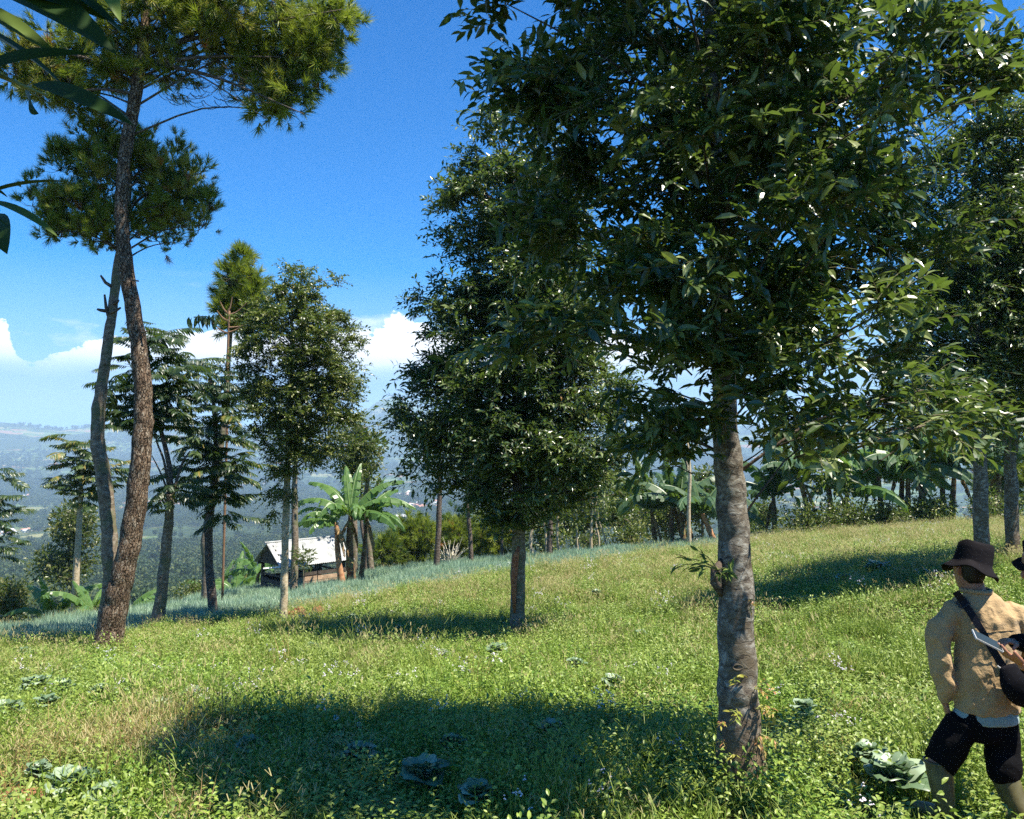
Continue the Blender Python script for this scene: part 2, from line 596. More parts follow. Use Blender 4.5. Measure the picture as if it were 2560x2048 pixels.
CTRL = [cp(*a) for a in [
    (-300, 2048, 5.8), (0, 2048, 5.8), (640, 2048, 5.4), (1280, 2048, 5.1), (1850, 1975, 5.6), (2400, 2085, 5.0), (2900, 2085, 4.7),
    (-300, 1800, 9.2), (0, 1800, 8.8), (640, 1800, 8.3), (1280, 1800, 7.7), (2000, 1800, 7.3),
    (-300, 1670, 14), (272, 1635, 15), (710, 1592, 16), (1295, 1595, 15), (1850, 1590, 12), (2400, 1560, 11), (2900, 1540, 10.5),
    (-300, 1635, 18), (0, 1605, 18), (700, 1530, 21), (1290, 1445, 24), (1850, 1410, 23), (2455, 1432, 13.5), (2530, 1402, 15), (2900, 1380, 16),
    (-300, 1600, 24), (0, 1583, 24), (400, 1527, 26), (520, 1500, 28), (750, 1475, 31), (1000, 1430, 33), (1300, 1402, 34), (1750, 1366, 35),
    (2000, 1342, 36), (2400, 1318, 35), (2560, 1310, 34), (3000, 1300, 33)]]
CTRL += [(0, 0, 0.0), (2.5, 1.0, 0.05), (-3, 1, -0.35), (1.5, 3, -0.45), (-2, 3.2, -0.75), (-9, -5, -0.9), (9, -5, 0.7), (0, -12, 1.0),
         (14, 8, 0.1), (16, 16, -0.3), (-16, 6, -2.6), (-14, -14, -1.0), (16, -14, 1.8)]
CT = np.array(CTRL)


def tps_fit(P):
    n = len(P)
    X = P[:, :2] / 10.0
    d2 = ((X[:, None] - X[None]) ** 2).sum(-1)
    K = np.where(d2 > 0, d2 * np.log(d2 + 1e-12) * 0.5, 0) + 0.02 * np.eye(n)
    A = np.zeros((n + 3, n + 3))
    A[:n, :n] = K
    A[:n, n] = 1
    A[:n, n + 1:] = X
    A[n, :n] = 1
    A[n + 1:, :n] = X.T
    return np.linalg.solve(A, np.concatenate([P[:, 2], np.zeros(3)])), X


TW, TX = tps_fit(CT)


def tps(x, y):
    sh = np.shape(x)
    x = np.ravel(x) / 10.0
    y = np.ravel(y) / 10.0
    out = np.zeros(len(x))
    for s0 in range(0, len(x), 20000):
        a, b = x[s0:s0 + 20000], y[s0:s0 + 20000]
        d2 = (a[:, None] - TX[None, :, 0]) ** 2 + (b[:, None] - TX[None, :, 1]) ** 2
        U = d2 * np.log(d2 + 1e-12) * 0.5
        n = len(TX)
        out[s0:s0 + 20000] = U @ TW[:n] + TW[n] + TW[n + 1] * a + TW[n + 2] * b
    return out.reshape(sh)


_cr = [(-600, 22), (0, 24.5), (400, 27), (520, 29), (640, 33), (750, 34), (1000, 35), (1300, 36), (1750, 38), (2000, 40), (2400, 40), (2560, 38), (3300, 36)]
CR_AZ = np.array([-math.pi, -1.3] + [math.atan((p - 1280) / F) for p, _ in _cr] + [1.3, math.pi])
CR_R = np.array([40, 24] + [Y / math.cos(math.atan((p - 1280) / F)) for p, Y in _cr] + [38, 40])
V_R = np.array([0, 30, 60, 100, 200, 400, 600, 900, 1400, 2000, 2600, 3200, 3900, 4600, 5300, 6000, 6600, 7600, 9000])
V_Z = np.array([-6, -11, -17, -25, -42, -72, -93, -117, -140, -156, -165, -158, -130, -85, -30, 15, 25, -50, -100])


def vnoise(x, y, seed=0):
    """cheap value noise"""
    xi, yi = np.floor(x).astype(np.int64), np.floor(y).astype(np.int64)
    fx, fy = x - xi, y - yi
    fx, fy = fx * fx * (3 - 2 * fx), fy * fy * (3 - 2 * fy)

    def h(a, b):
        v = np.sin(a * 127.1 + b * 311.7 + seed * 17.3) * 43758.5453
        return v - np.floor(v)
    return (h(xi, yi) * (1 - fx) + h(xi + 1, yi) * fx) * (1 - fy) + (h(xi, yi + 1) * (1 - fx) + h(xi + 1, yi + 1) * fx) * fy


def fbm(x, y, o=5, seed=0):
    s_, a, t = 0, 0.5, 0
    for i in range(o):
        s_ = s_ + a * vnoise(x * 2 ** i, y * 2 ** i, seed + i)
        t += a
        a *= 0.5
    return s_ / t


RG_PX = np.array([-1500, -300, 0, 60, 150, 215, 330, 450, 650, 800, 900, 940, 975, 1010, 1060, 1150, 1300, 1500, 1800, 2100, 2400, 2700, 3500])
RG_PY = np.array([1050, 1052, 1060, 1066, 1078, 1068, 1058, 1066, 1074, 1062, 1040, 1006, 992, 996, 1018, 1050, 1075, 1085, 1075, 1062, 1050, 1045, 1050])
RG_AZ = np.arctan((RG_PX - 1280) / F)


def H(x, y):
    x = np.asarray(x, float)
    y = np.asarray(y, float)
    r = np.hypot(x, y) + 1e-9
    a = np.arctan2(x, y)
    rc = np.interp(a, CR_AZ, CR_R)
    k = np.minimum(1.0, rc / r)
    z0 = tps(x * k, y * k) + 0.05 * (fbm(x * k * 1.1, y * k * 1.1, 3) - 0.5)
    s_ = np.maximum(0, r - rc)
    V = np.interp(r, V_R, V_Z)
    V = V + np.clip((r - 250) / 2500, 0, 1) * 45 * (fbm(x / 700, y / 700, 4, 3) - 0.5)
    wm = np.clip((r - 3200) / 2000, 0, 1) * np.clip((9000 - r) / 2000, 0, 1)
    V = V + wm * 130 * (fbm(x / 800, y / 800, 5, 9) - 0.55)
    # the far ridge keeps the skyline of the photograph
    el = (HZ - np.interp(a, RG_AZ, RG_PY)) / F
    g = np.exp(-((r - 6600) / 800.0) ** 2)
    V = V * (1 - g) + g * (6600 * el + 24 * (fbm(x / 160, y / 160, 4, 5) - 0.5))
    e = np.exp(-s_ / 26.0)
    return np.where(s_ > 0, z0 * e + (V + 0) * (1 - e), z0)


def hz(x, y):
    return float(H(np.array([x]), np.array([y]))[0])


def ground_px(px, py, y0=4.0, y1=12000.0):
    """where the sight line through a pixel first meets the ground"""
    ys = np.geomspace(y0, y1, 900)
    d = at(px, py, 1.0) - Vector((0, 0, CZ))
    zz = CZ + d.z * ys
    h = H(d.x * ys, ys)
    b = np.where(zz < h)[0]
    if len(b) == 0:
        return None
    Y = ys[b[0]]
    return Vector((d.x * Y, Y, h[b[0]]))


def foot(px, Y):
    """point on the ground at depth Y in image column px"""
    x = (px - 1280) / F * Y
    return Vector((x, Y, hz(x, Y)))


# onion bed lies between the weeds and the crest: lower edge by compass
ON_PX = np.array([-300, 0, 200, 480, 700, 1000, 1250, 1500, 1700, 1850, 1960])
ON_Y = np.array([15.0, 15.8, 17.0, 18.5, 20.5, 23, 26.0, 28.5, 30.5, 33.0, 37])


def onion_mask(x, y):
    Y0 = np.interp(x / np.maximum(y, 0.1) * F + 1280, ON_PX, ON_Y, left=14.5, right=99)
    r = np.hypot(x, y)
    rc = np.interp(np.arctan2(x, y), CR_AZ, CR_R)
    wob = 3.2 * (fbm(x * 0.8, y * 0.8, 3, 4) - 0.5) + R.normal(0, .25, np.shape(x))
    return (y > Y0 + wob) & (r < rc + 1.0)


def g_ground(t, out):
    g = t.n("ShaderNodeNewGeometry")
    cd = g.outputs["Position"]
    sp_ = t.n("ShaderNodeSeparateXYZ")
    t.l(cd, sp_.inputs[0])
    dist = t.n("ShaderNodeVectorMath", operation="LENGTH")
    t.l(cd, dist.inputs[0])
    # near: soil with moss and litter; far: fields, woods and bare plots
    n1 = t.noise(cd, 1.3, 6, 0.6)
    near = t.ramp(n1, [(0.35, (0.022, 0.035, 0.008)), (0.55, (0.045, 0.05, 0.015)), (0.72, (0.12, 0.07, 0.03))])
    vo = t.n("ShaderNodeTexVoronoi")
    vo.inputs["Scale"].default_value = 0.012
    vo.inputs["Randomness"].default_value = 1.0
    mp = t.n("ShaderNodeMapping")
    mp.inputs["Scale"].default_value = (1, 1.0, 0)
    t.l(cd, mp.inputs[0])
    t.l(mp.outputs[0], vo.inputs["Vector"])
    sc = t.n("ShaderNodeSeparateXYZ")
    t.l(vo.outputs["Color"], sc.inputs[0])
    plots = t.ramp(sc.outputs[0], [(0.0, (0.055, 0.085, 0.03)), (0.3, (0.11, 0.16, 0.05)), (0.55, (0.09, 0.13, 0.045)),
                                   (0.75, (0.20, 0.20, 0.09)), (0.9, (0.26, 0.16, 0.10)), (1.0, (0.12, 0.18, 0.06))], "CONSTANT")
    wood = t.ramp(t.noise(mp.outputs[0], 0.05, 6, 0.75), [(0.35, (0.018, 0.034, 0.014)), (0.65, (0.05, 0.07, 0.028))])
    n2 = t.noise(mp.outputs[0], 0.0016, 6, 0.62)
    far = t.mix(t.ramp(n2, [(0.50, 0.0), (0.545, 1.0)]), wood, plots)
    f2 = t.math("DIVIDE", t.math("SUBTRACT", dist.outputs["Value"], 60.0), 250.0, clamp=True)
    mid = t.ramp(t.noise(cd, 0.15, 5, 0.7), [(0.35, (0.03, 0.05, 0.015)), (0.55, (0.08, 0.11, 0.03)), (0.75, (0.17, 0.15, 0.06))])
    f1 = t.math("DIVIDE", t.math("SUBTRACT", dist.outputs["Value"], 25.0), 30.0, clamp=True)
    c = t.mix(f2, t.mix(f1, near, mid), far)
    p = principled(t, c, 1.0, 0.05, n1, 0.6, 0.05)
    t.l(p.outputs[0], out.inputs["Surface"])


M_ground = mat("hill_ground", g_ground)


def build_ground():
    az_ = np.concatenate([np.linspace(-math.pi, -0.62, 40, endpoint=False), np.linspace(-0.62, 0.62, 420, endpoint=False),
                          np.linspace(0.62, math.pi, 40, endpoint=False)])
    rr = np.concatenate([[0.3], np.linspace(1, 45, 150), np.geomspace(46, 8900, 330)])
    A, RR = np.meshgrid(az_, rr)
    X, Y = RR * np.sin(A), RR * np.cos(A)
    Z = H(X, Y)
    n, m = A.shape
    V = np.stack([X, Y, Z], -1).reshape(-1, 3)
    i = np.arange(n - 1)[:, None] * m
    j = np.arange(m)[None]
    k = (j + 1) % m
    q = np.stack([i + j, i + m + j, i + m + k, i + k], -1).reshape(-1, 4)
    V = np.vstack([V, [[0, 0, hz(0, 0)]]])
    jj = np.arange(m)
    t_ = np.stack([jj, (jj + 1) % m, np.full(m, n * m)], -1)
    b = MB()
    b.add(V, q[:, ::-1], t_[:, ::-1])
    o = b.build("ground", M_ground, smooth=True)
    tag(o, "grassy hillside falling away to the wide hazy valley and the far ridge", kind="structure")
    return Z.min(), Z.max()


ZMIN, ZMAX = build_ground()

# ------------------------------------------------------------------ scatter by geometry nodes
LIB = {}


def library(name, meshes):
    c = bpy.data.collections.new(name)
    for me in meshes:
        o = bpy.data.objects.new(me.name, me)
        c.objects.link(o)
    LIB[name] = c
    return c


def scatter(name, lib, pos, rot, scl, label, idx=None):
    n = len(pos)
    me = bpy.data.meshes.new(name)
    me.vertices.add(n)
    me.vertices.foreach_set("co", np.asarray(pos, np.float32).ravel())
    me.update()
    k = len(lib.objects)
    ix = R.integers(0, k, n) if idx is None else idx
    me.attributes.new("pick", "INT", "POINT").data.foreach_set("value", ix.astype(np.int32))
    me.attributes.new("turn", "FLOAT_VECTOR", "POINT").data.foreach_set("vector", np.asarray(rot, np.float32).ravel())
    me.attributes.new("size", "FLOAT_VECTOR", "POINT").data.foreach_set("vector", np.asarray(scl, np.float32).ravel())
    o = new_obj(name, me)
    ng = bpy.data.node_groups.new(name + "_nodes", "GeometryNodeTree")
    ng.interface.new_socket("Geometry", in_out="INPUT", socket_type="NodeSocketGeometry")
    ng.interface.new_socket("Geometry", in_out="OUTPUT", socket_type="NodeSocketGeometry")
    gi = ng.nodes.new("NodeGroupInput")
    go = ng.nodes.new("NodeGroupOutput")
    ci = ng.nodes.new("GeometryNodeCollectionInfo")
    ci.inputs["Collection"].default_value = lib
    ci.inputs["Separate Children"].default_value = True
    ci.inputs["Reset Children"].default_value = True
    ip = ng.nodes.new("GeometryNodeInstanceOnPoints")
    ip.inputs["Pick Instance"].default_value = True
    outs = {}
    for nm, ty in (("pick", "INT"), ("turn", "FLOAT_VECTOR"), ("size", "FLOAT_VECTOR")):
        a = ng.nodes.new("GeometryNodeInputNamedAttribute")
        a.data_type = ty
        a.inputs["Name"].default_value = nm
        outs[nm] = a.outputs["Attribute"]
    L = ng.links.new
    L(gi.outputs[0], ip.inputs["Points"])
    L(ci.outputs[0], ip.inputs["Instance"])
    L(outs["pick"], ip.inputs["Instance Index"])
    L(outs["turn"], ip.inputs["Rotation"])
    L(outs["size"], ip.inputs["Scale"])
    L(ip.outputs[0], go.inputs[0])
    md = o.modifiers.new("scatter", "NODES")
    md.node_group = ng
    tag(o, label, kind="stuff")
    return o


def blade_batch(b, n, spread, h0, h1, wd, lean=0.5, seg=3, tint=(0, 1), disc=True):
    """n curved blades rooted within a disc"""
    r = spread * np.sqrt(R.random(n))
    a = R.random(n) * 2 * math.pi
    root = np.stack([r * np.cos(a), r * np.sin(a), np.full(n, -0.02)], -1)
    hh = R.uniform(h0, h1, n)
    ld = R.random(n) * 2 * math.pi
    ln = R.uniform(0.05, lean, n)
    side = np.stack([-np.sin(ld), np.cos(ld), np.zeros(n)], -1)
    tw = R.random(n) * math.pi
    side = np.stack([np.cos(tw), np.sin(tw), np.zeros(n)], -1)
    V = []
    for i in range(seg + 1):
        u = i / seg
        c = root + np.stack([np.cos(ld) * ln * hh * u * u, np.sin(ld) * ln * hh * u * u, hh * u * (1 - 0.25 * ln * u)], -1)
        ww = wd * (1 - u ** 1.5) * 0.5
        if i < seg:
            V += [c - side * ww, c + side * ww]
        else:
            V += [c]
    m = 2 * seg + 1
    VV = np.stack(V, 1)
    off = np.arange(n)[:, None] * m
    q = []
    for i in range(seg - 1):
        q.append(off + np.array([[2 * i, 2 * i + 1, 2 * i + 3, 2 * i + 2]]))
    t_ = off + np.array([[2 * seg - 2, 2 * seg - 1, 2 * seg]])
    b.add(VV.reshape(-1, 3), np.vstack(q), t_, np.repeat(R.uniform(tint[0], tint[1], n), m))
    return VV[:, -1], np.stack([np.cos(ld) * ln, np.sin(ld) * ln, np.ones(n)], -1)


def weed_batch(b, nst, spread, h0, h1, leaf, nleaf=8, tint=(0, 1), w=0.5):
    tp = leaf_tpl(w, 0.15, 0.10, 2)
    P, D, L, T = [], [], [], []
    for i in range(nst):
        r = spread * math.sqrt(R.random())
        a = R.random() * 6.283
        base = np.array([r * math.cos(a), r * math.sin(a), -0.02])
        hh = R.uniform(h0, h1)
        le = R.normal(0, 0.3, 2)
        ti = R.uniform(*tint)
        for k in range(nleaf):
            u = (k + 1.5) / (nleaf + 1)
            p = base + np.array([le[0] * hh * u * u, le[1] * hh * u * u, hh * u])
            an = k * 2.4 + R.normal(0, 0.4)
            P.append(p)
            D.append([math.cos(an), math.sin(an), R.uniform(-0.05, 0.55) + (0.6 if k == nleaf - 1 else 0)])
            L.append(leaf * R.uniform(0.6, 1.2) * (1 - 0.3 * u))
            T.append(min(1, max(0, ti + R.normal(0, 0.12))))
    P, D, L, T = map(np.array, (P, D, L, T))
    b.inst(tp, basis(D, R.normal(0, 0.4, len(P)), L), P, T)


def make_patch(kind, i):
    b = MB()
    if kind == "grass":
        blade_batch(b, 90, 0.26, 0.08, 0.26, 0.010, 0.9)
        weed_batch(b, 14, 0.26, 0.06, 0.20, 0.045, 7, (0.2, 1.0))
        m = M_grass
    elif kind == "weed":
        weed_batch(b, 24, 0.26, 0.06, 0.27, 0.052, 9, (0.1, 1.0), w=0.5)
        m = M_weed
    elif kind == "bigweed":
        weed_batch(b, 16, 0.22, 0.12, 0.32, 0.050, 11, (0.2, 1.0), w=0.5)
        m = M_weed
    elif kind == "tall":
        tips, dirs = blade_batch(b, 16, 0.16, 0.26, 0.46, 0.006, 0.8, 4, (0.5, 1))
        blade_batch(b, 40, 0.18, 0.12, 0.28, 0.007, 0.9, 3, (0.3, 0.9))
        # forked seed heads of crabgrass
        for p, d in zip(tips[:10], dirs[:10]):
            for k in range(3):
                a = R.random() * 6.28
                q2 = p + np.array([math.cos(a) * 0.06, math.sin(a) * 0.06, 0.055])
                sd = np.array([-math.sin(a), math.cos(a), 0]) * 0.0012
                b.add(np.array([p - sd, p + sd, q2 + sd, q2 - sd]), [[0, 1, 2, 3]], None, 0.9)
        m = M_grass
    elif kind == "dry":
        tips, dirs = blade_batch(b, 60, 0.26, 0.12, 0.34, 0.0055, 0.9, 3, (0.2, 1))
        for p, d in zip(tips, dirs):
            for k in range(2):
                a = R.random() * 6.28
                q2 = p + np.array([math.cos(a) * 0.035, math.sin(a) * 0.035, 0.03])
                sd = np.array([-math.sin(a), math.cos(a), 0]) * 0.0022
                b.add(np.array([p - sd, p + sd, q2 + sd, q2 - sd]), [[0, 1, 2, 3]], None, 1.0)
        m = M_dry
    elif kind == "stalk":
        blade_batch(b, 26, 0.14, 0.22, 0.48, 0.006, 0.7, 4, (0.4, 1))
        weed_batch(b, 5, 0.14, 0.2, 0.42, 0.022, 12, (0.3, 1.0), w=0.5)
        m = M_stalk
    elif kind == "onion":
        blade_batch(b, 90, 0.25, 0.14, 0.30, 0.014, 0.45, 3, (0, 1))
        m = M_onion
    return b.mesh(kind + "_patch", m)


for kd, cnt in (("grass", 8), ("weed", 8), ("bigweed", 5), ("tall", 5), ("dry", 6), ("onion", 6), ("stalk", 5)):
    library(kd, [make_patch(kd, i) for i in range(cnt)])
# flowers: tiny lilac-white heads in clusters
fb = []
for i in range(4):
    b = MB()
    for k in range(7):
        c = np.array([R.normal(0, 0.05), R.normal(0, 0.05), R.uniform(0.16, 0.26)])
        for j in range(4):
            cc = c + R.normal(0, 0.008, 3)
            s_ = 0.0065
            b.add(cc + s_ * np.array([[1, 0, 0], [-.5, .87, 0], [-.5, -.87, 0], [0, 0, 1.0]]), None, [[0, 1, 3], [1, 2, 3], [2, 0, 3], [0, 2, 1]])
    fb.append(b.mesh("flower_patch", M_flower))
library("flower", fb)


CAB = [(175, 2010, .34, "pale blue green cabbage on red soil at the lower left"), (260, 2035, .26, "smaller pale cabbage right beside the lower left one"), (95, 1965, .22, "small cabbage above the pale lower left one"),
       (1055, 1985, .34, "big dark cabbage in the shade at the bottom centre"), (1130, 1905, .26, "half lit cabbage just above the big shaded one"), (900, 1930, .30, "shaded cabbage left of the big bottom one"),
       (1190, 2040, .28, "lit cabbage cut by the bottom edge beside the big shaded one"), (2230, 2000, .40, "large sunlit cabbage by the boot of the man"), (2175, 1940, .30, "dark green cabbage just behind the large sunlit one"),
       (1440, 1960, .2, "small pale cabbage among the bright weeds at the bottom"), (20, 1815, .34, "cabbage at the left edge in the sun"), (90, 1740, .36, "cabbage at the left in front of the shade"),
       (160, 1745, .30, "second pale cabbage at the left in front of the shade"), (190, 1700, .26, "pale cabbage above the pair at the left"), (270, 1680, .26, "small cabbage in the dry grass at the left"),
       (120, 1790, .32, "shaded cabbage at the left edge of the big shadow"), (480, 1770, .30, "shaded cabbage in the left part of the big shadow"), (400, 1800, .28, "dark cabbage inside the shadow, left"),
       (250, 1760, .3, "cabbage where the shade begins, left"), (1245, 1650, .34, "tall pale cabbage left of the centre in the sun"), (1110, 1660, .24, "low pale cabbage in the sunny strip, centre"), (1440, 1685, .26, "pale cabbage in the sunny strip right of centre"),
       (1000, 1590, .26, "pale cabbage on the edge of the shadow left of the torn bark tree"), (880, 1560, .24, "faint cabbage among dry grass behind the shadow"), (1330, 1590, .28, "cabbage at the foot of the torn bark tree"),
       (2010, 1810, .26, "pale green cabbage in the grass right of the big trunk"), (1535, 1740, .3, "cabbage at the right end of the big shadow"), (2190, 1440, .4, "leafy cabbage at the shadow right of the far trunk"),
       (2110, 1465, .3, "cabbage beyond the right shadows"), (1490, 1500, .3, "cabbage in the middle distance right of the torn bark tree"), (780, 1640, .28, "low cabbage in front of the slender tree shadow"),
       (60, 1650, .3, "cabbage near the onion edge at the left"), (1935, 1405, .34, "far cabbage near the end of the onion bed"), (1600, 1610, .28, "cabbage left of the big trunk in the sun"), (880, 1830, .22, "small shaded cabbage in the middle of the big shadow"),
       (1380, 1860, .26, "dark cabbage near the right end of the big shadow"), (620, 1905, .24, "shaded cabbage near the bottom of the big shadow")]
CABP = [(ground_px(c[0], c[1]), c[2], c[3]) for c in CAB]


def near_cab(x, y, k):
    d = np.full(np.shape(x), 9.0)
    for p, r_, _l in CABP:
        if p is not None:
            d = np.minimum(d, np.hypot(x - p.x, y + .12 - p.y) / (r_ * k))
    return d < 1


def field_points(dens_fn, Ymax=40, n=200000, ymin=2.5):
    """random points in the wedge in front of the camera, thinned by dens_fn(x,y) per square metre"""
    Y = np.sqrt(R.random(n) * (Ymax ** 2 - ymin ** 2) + ymin ** 2)
    k = R.uniform(-0.74, 0.74, n)
    X = k * Y
    area = 0.74 * (Ymax ** 2 - ymin ** 2)
    d = dens_fn(X, Y)
    keep = R.random(n) < d * area / n
    # a bare red path to the right of the man, bare plots at the lower left
    return X[keep], Y[keep]


def near_man(x, y):
    return np.minimum(np.hypot(x - 2.52, y - 4.95), np.hypot(x - 2.92, y - 4.8))


def bare(x, y):
    path = (np.abs(x - (0.615 * y + 0.22 + 0.05 * np.sin(y * 2.3))) < 0.30) & (y < 8.5)
    b1 = (np.hypot(x + 3.4, (y - 6.05) * 1.2) < 0.35) | (np.hypot(x + 2.75, y - 5.75) < 0.2) | (np.hypot(x + 1.0, (y - 5.4) * 2) < 0.2)
    return path | b1 | (near_man(x, y) < 0.16)


def lay(name, lib, dens, label, smin, smax, zs=(0.8, 1.25), Ymax=38, n=200000, sink=0.0):
    X, Y = field_points(dens, Ymax, n)
    ok = ~bare(X, Y)
    if lib in ("tall", "bigweed", "dry", "weed", "stalk"):
        ok &= ~near_cab(X, Y, .7)
    if lib in ("tall", "bigweed", "dry"):
        ok &= near_man(X, Y - 0.0) > 0.55
    X, Y = X[ok], Y[ok]
    Z = H(X, Y) - sink
    m = len(X)
    lump = 0.35 + 1.5 * np.clip(fbm(X * 1.5, Y * 1.5, 3, 21) - .1, 0, 1)
    s_ = R.uniform(smin, smax, m)
    scl = np.stack([s_, s_, s_ * R.uniform(*zs, m) * lump], -1)
    rot = np.stack([R.normal(0, 0.08, m), R.normal(0, 0.08, m), R.random(m) * 6.283], -1)
    print(name, m)
    return scatter(name, LIB[lib], np.stack([X, Y, Z], -1), rot, scl, label)


def nearf(Y, a, b):
    return np.clip((b - Y) / (b - a), 0, 1)


inv = lambda x, y: ~onion_mask(x, y)
pat = lambda x, y, s, sd: fbm(x * s, y * s, 3, sd)
lay("meadow_grass", "grass", lambda x, y: inv(x, y) * (8 + 7 * nearf(y, 6, 16)) * (0.5 + pat(x, y, .5, 1)), "short green grass covering the sloping field", 0.8, 1.25)
lay("meadow_weeds", "weed", lambda x, y: inv(x, y) * (11 + 10 * nearf(y, 6, 18)) * (0.15 + 1.9 * np.clip(pat(x, y, .45, 5) - .3, 0, 1)), "broad leaved green weeds growing through the field grass", 0.8, 1.3)
lay("tall_weeds", "bigweed", lambda x, y: inv(x, y) * (3.2 * (pat(x, y, .5, 61) > .52) + 9 * nearf(y, 5, 7.5) * (pat(x, y, .7, 8) > .42)), "taller leafy weeds at the near edge of the field", 0.8, 1.25)
lay("seeding_grass", "tall", lambda x, y: inv(x, y) * 3.0 * (pat(x, y, .6, 12) > .46), "taller grass with forked seed heads", 0.8, 1.2)
lay("dry_grass", "dry", lambda x, y: inv(x, y) * (0.5 + 22 * np.exp(-(((x + 3.1) / .75) ** 2 + ((y - 7.0) / .7) ** 2)) + 14 * np.exp(-(((x + 2.4) / .5) ** 2 + ((y - 6.2) / .5) ** 2)) + 6 * np.clip((y - 10) / 12, 0, 1) * (0.3 + 1.4 * np.clip(pat(x, y, .25, 15) - .2, 0, 1))), "straw coloured grass heads over the far part of the field", 0.9, 1.3)
lay("field_flowers", "flower", lambda x, y: inv(x, y) * 0.9 * (pat(x, y, .4, 31) > .5), "tiny lilac white flowers among the weeds", 0.8, 1.3, zs=(1.0, 1.3))
lay("brown_stalks", "stalk", lambda x, y: inv(x, y) * (26 * np.exp(-(((x + 3.3) / .7) ** 2 + ((y - 7.3) / .55) ** 2)) + 16 * np.exp(-(((x + 2.45) / .5) ** 2 + ((y - 6.5) / .4) ** 2))
    + 12 * np.exp(-(((x + 3.9) / .5) ** 2 + ((y - 6.4) / .5) ** 2)) + .25), "brown withered stalks standing among the weeds", 0.8, 1.2)
lay("onion_crop", "onion", lambda x, y: onion_mask(x, y) * 16.0, "blue green spring onion crop along the crest of the field", 0.85, 1.2, Ymax=43, sink=0.03, n=300000)

# ------------------------------------------------------------------ broadleaf trees
def profile(prof, z):
    zs = [p[0] for p in prof]
    return np.interp(z, zs, [p[1] for p in prof]), np.interp(z, zs, [p[2] for p in prof]), np.interp(z, zs, [p[3] for p in prof])


def axis_at(axis, z):
    A = np.array([tuple(a) for a in axis])
    return np.array([np.interp(z, A[:, 2], A[:, 0]), np.interp(z, A[:, 2], A[:, 1]), z])


def sun_gap(P, clear):
    st_, en_ = clear[0], clear[1]
    s3 = np.array(tuple(SUN))
    stem = np.array(tuple(st_))[None] + np.linspace(0, 1, 14)[:, None] * (np.array(tuple(en_)) - np.array(tuple(st_)))[None]
    dm = np.full(len(P), 9.0)
    for q_ in stem:
        v = P - q_
        al = v @ s3
        dm = np.minimum(dm, np.where(al > 0, np.linalg.norm(v - al[:, None] * s3, axis=1), 9))
    return dm


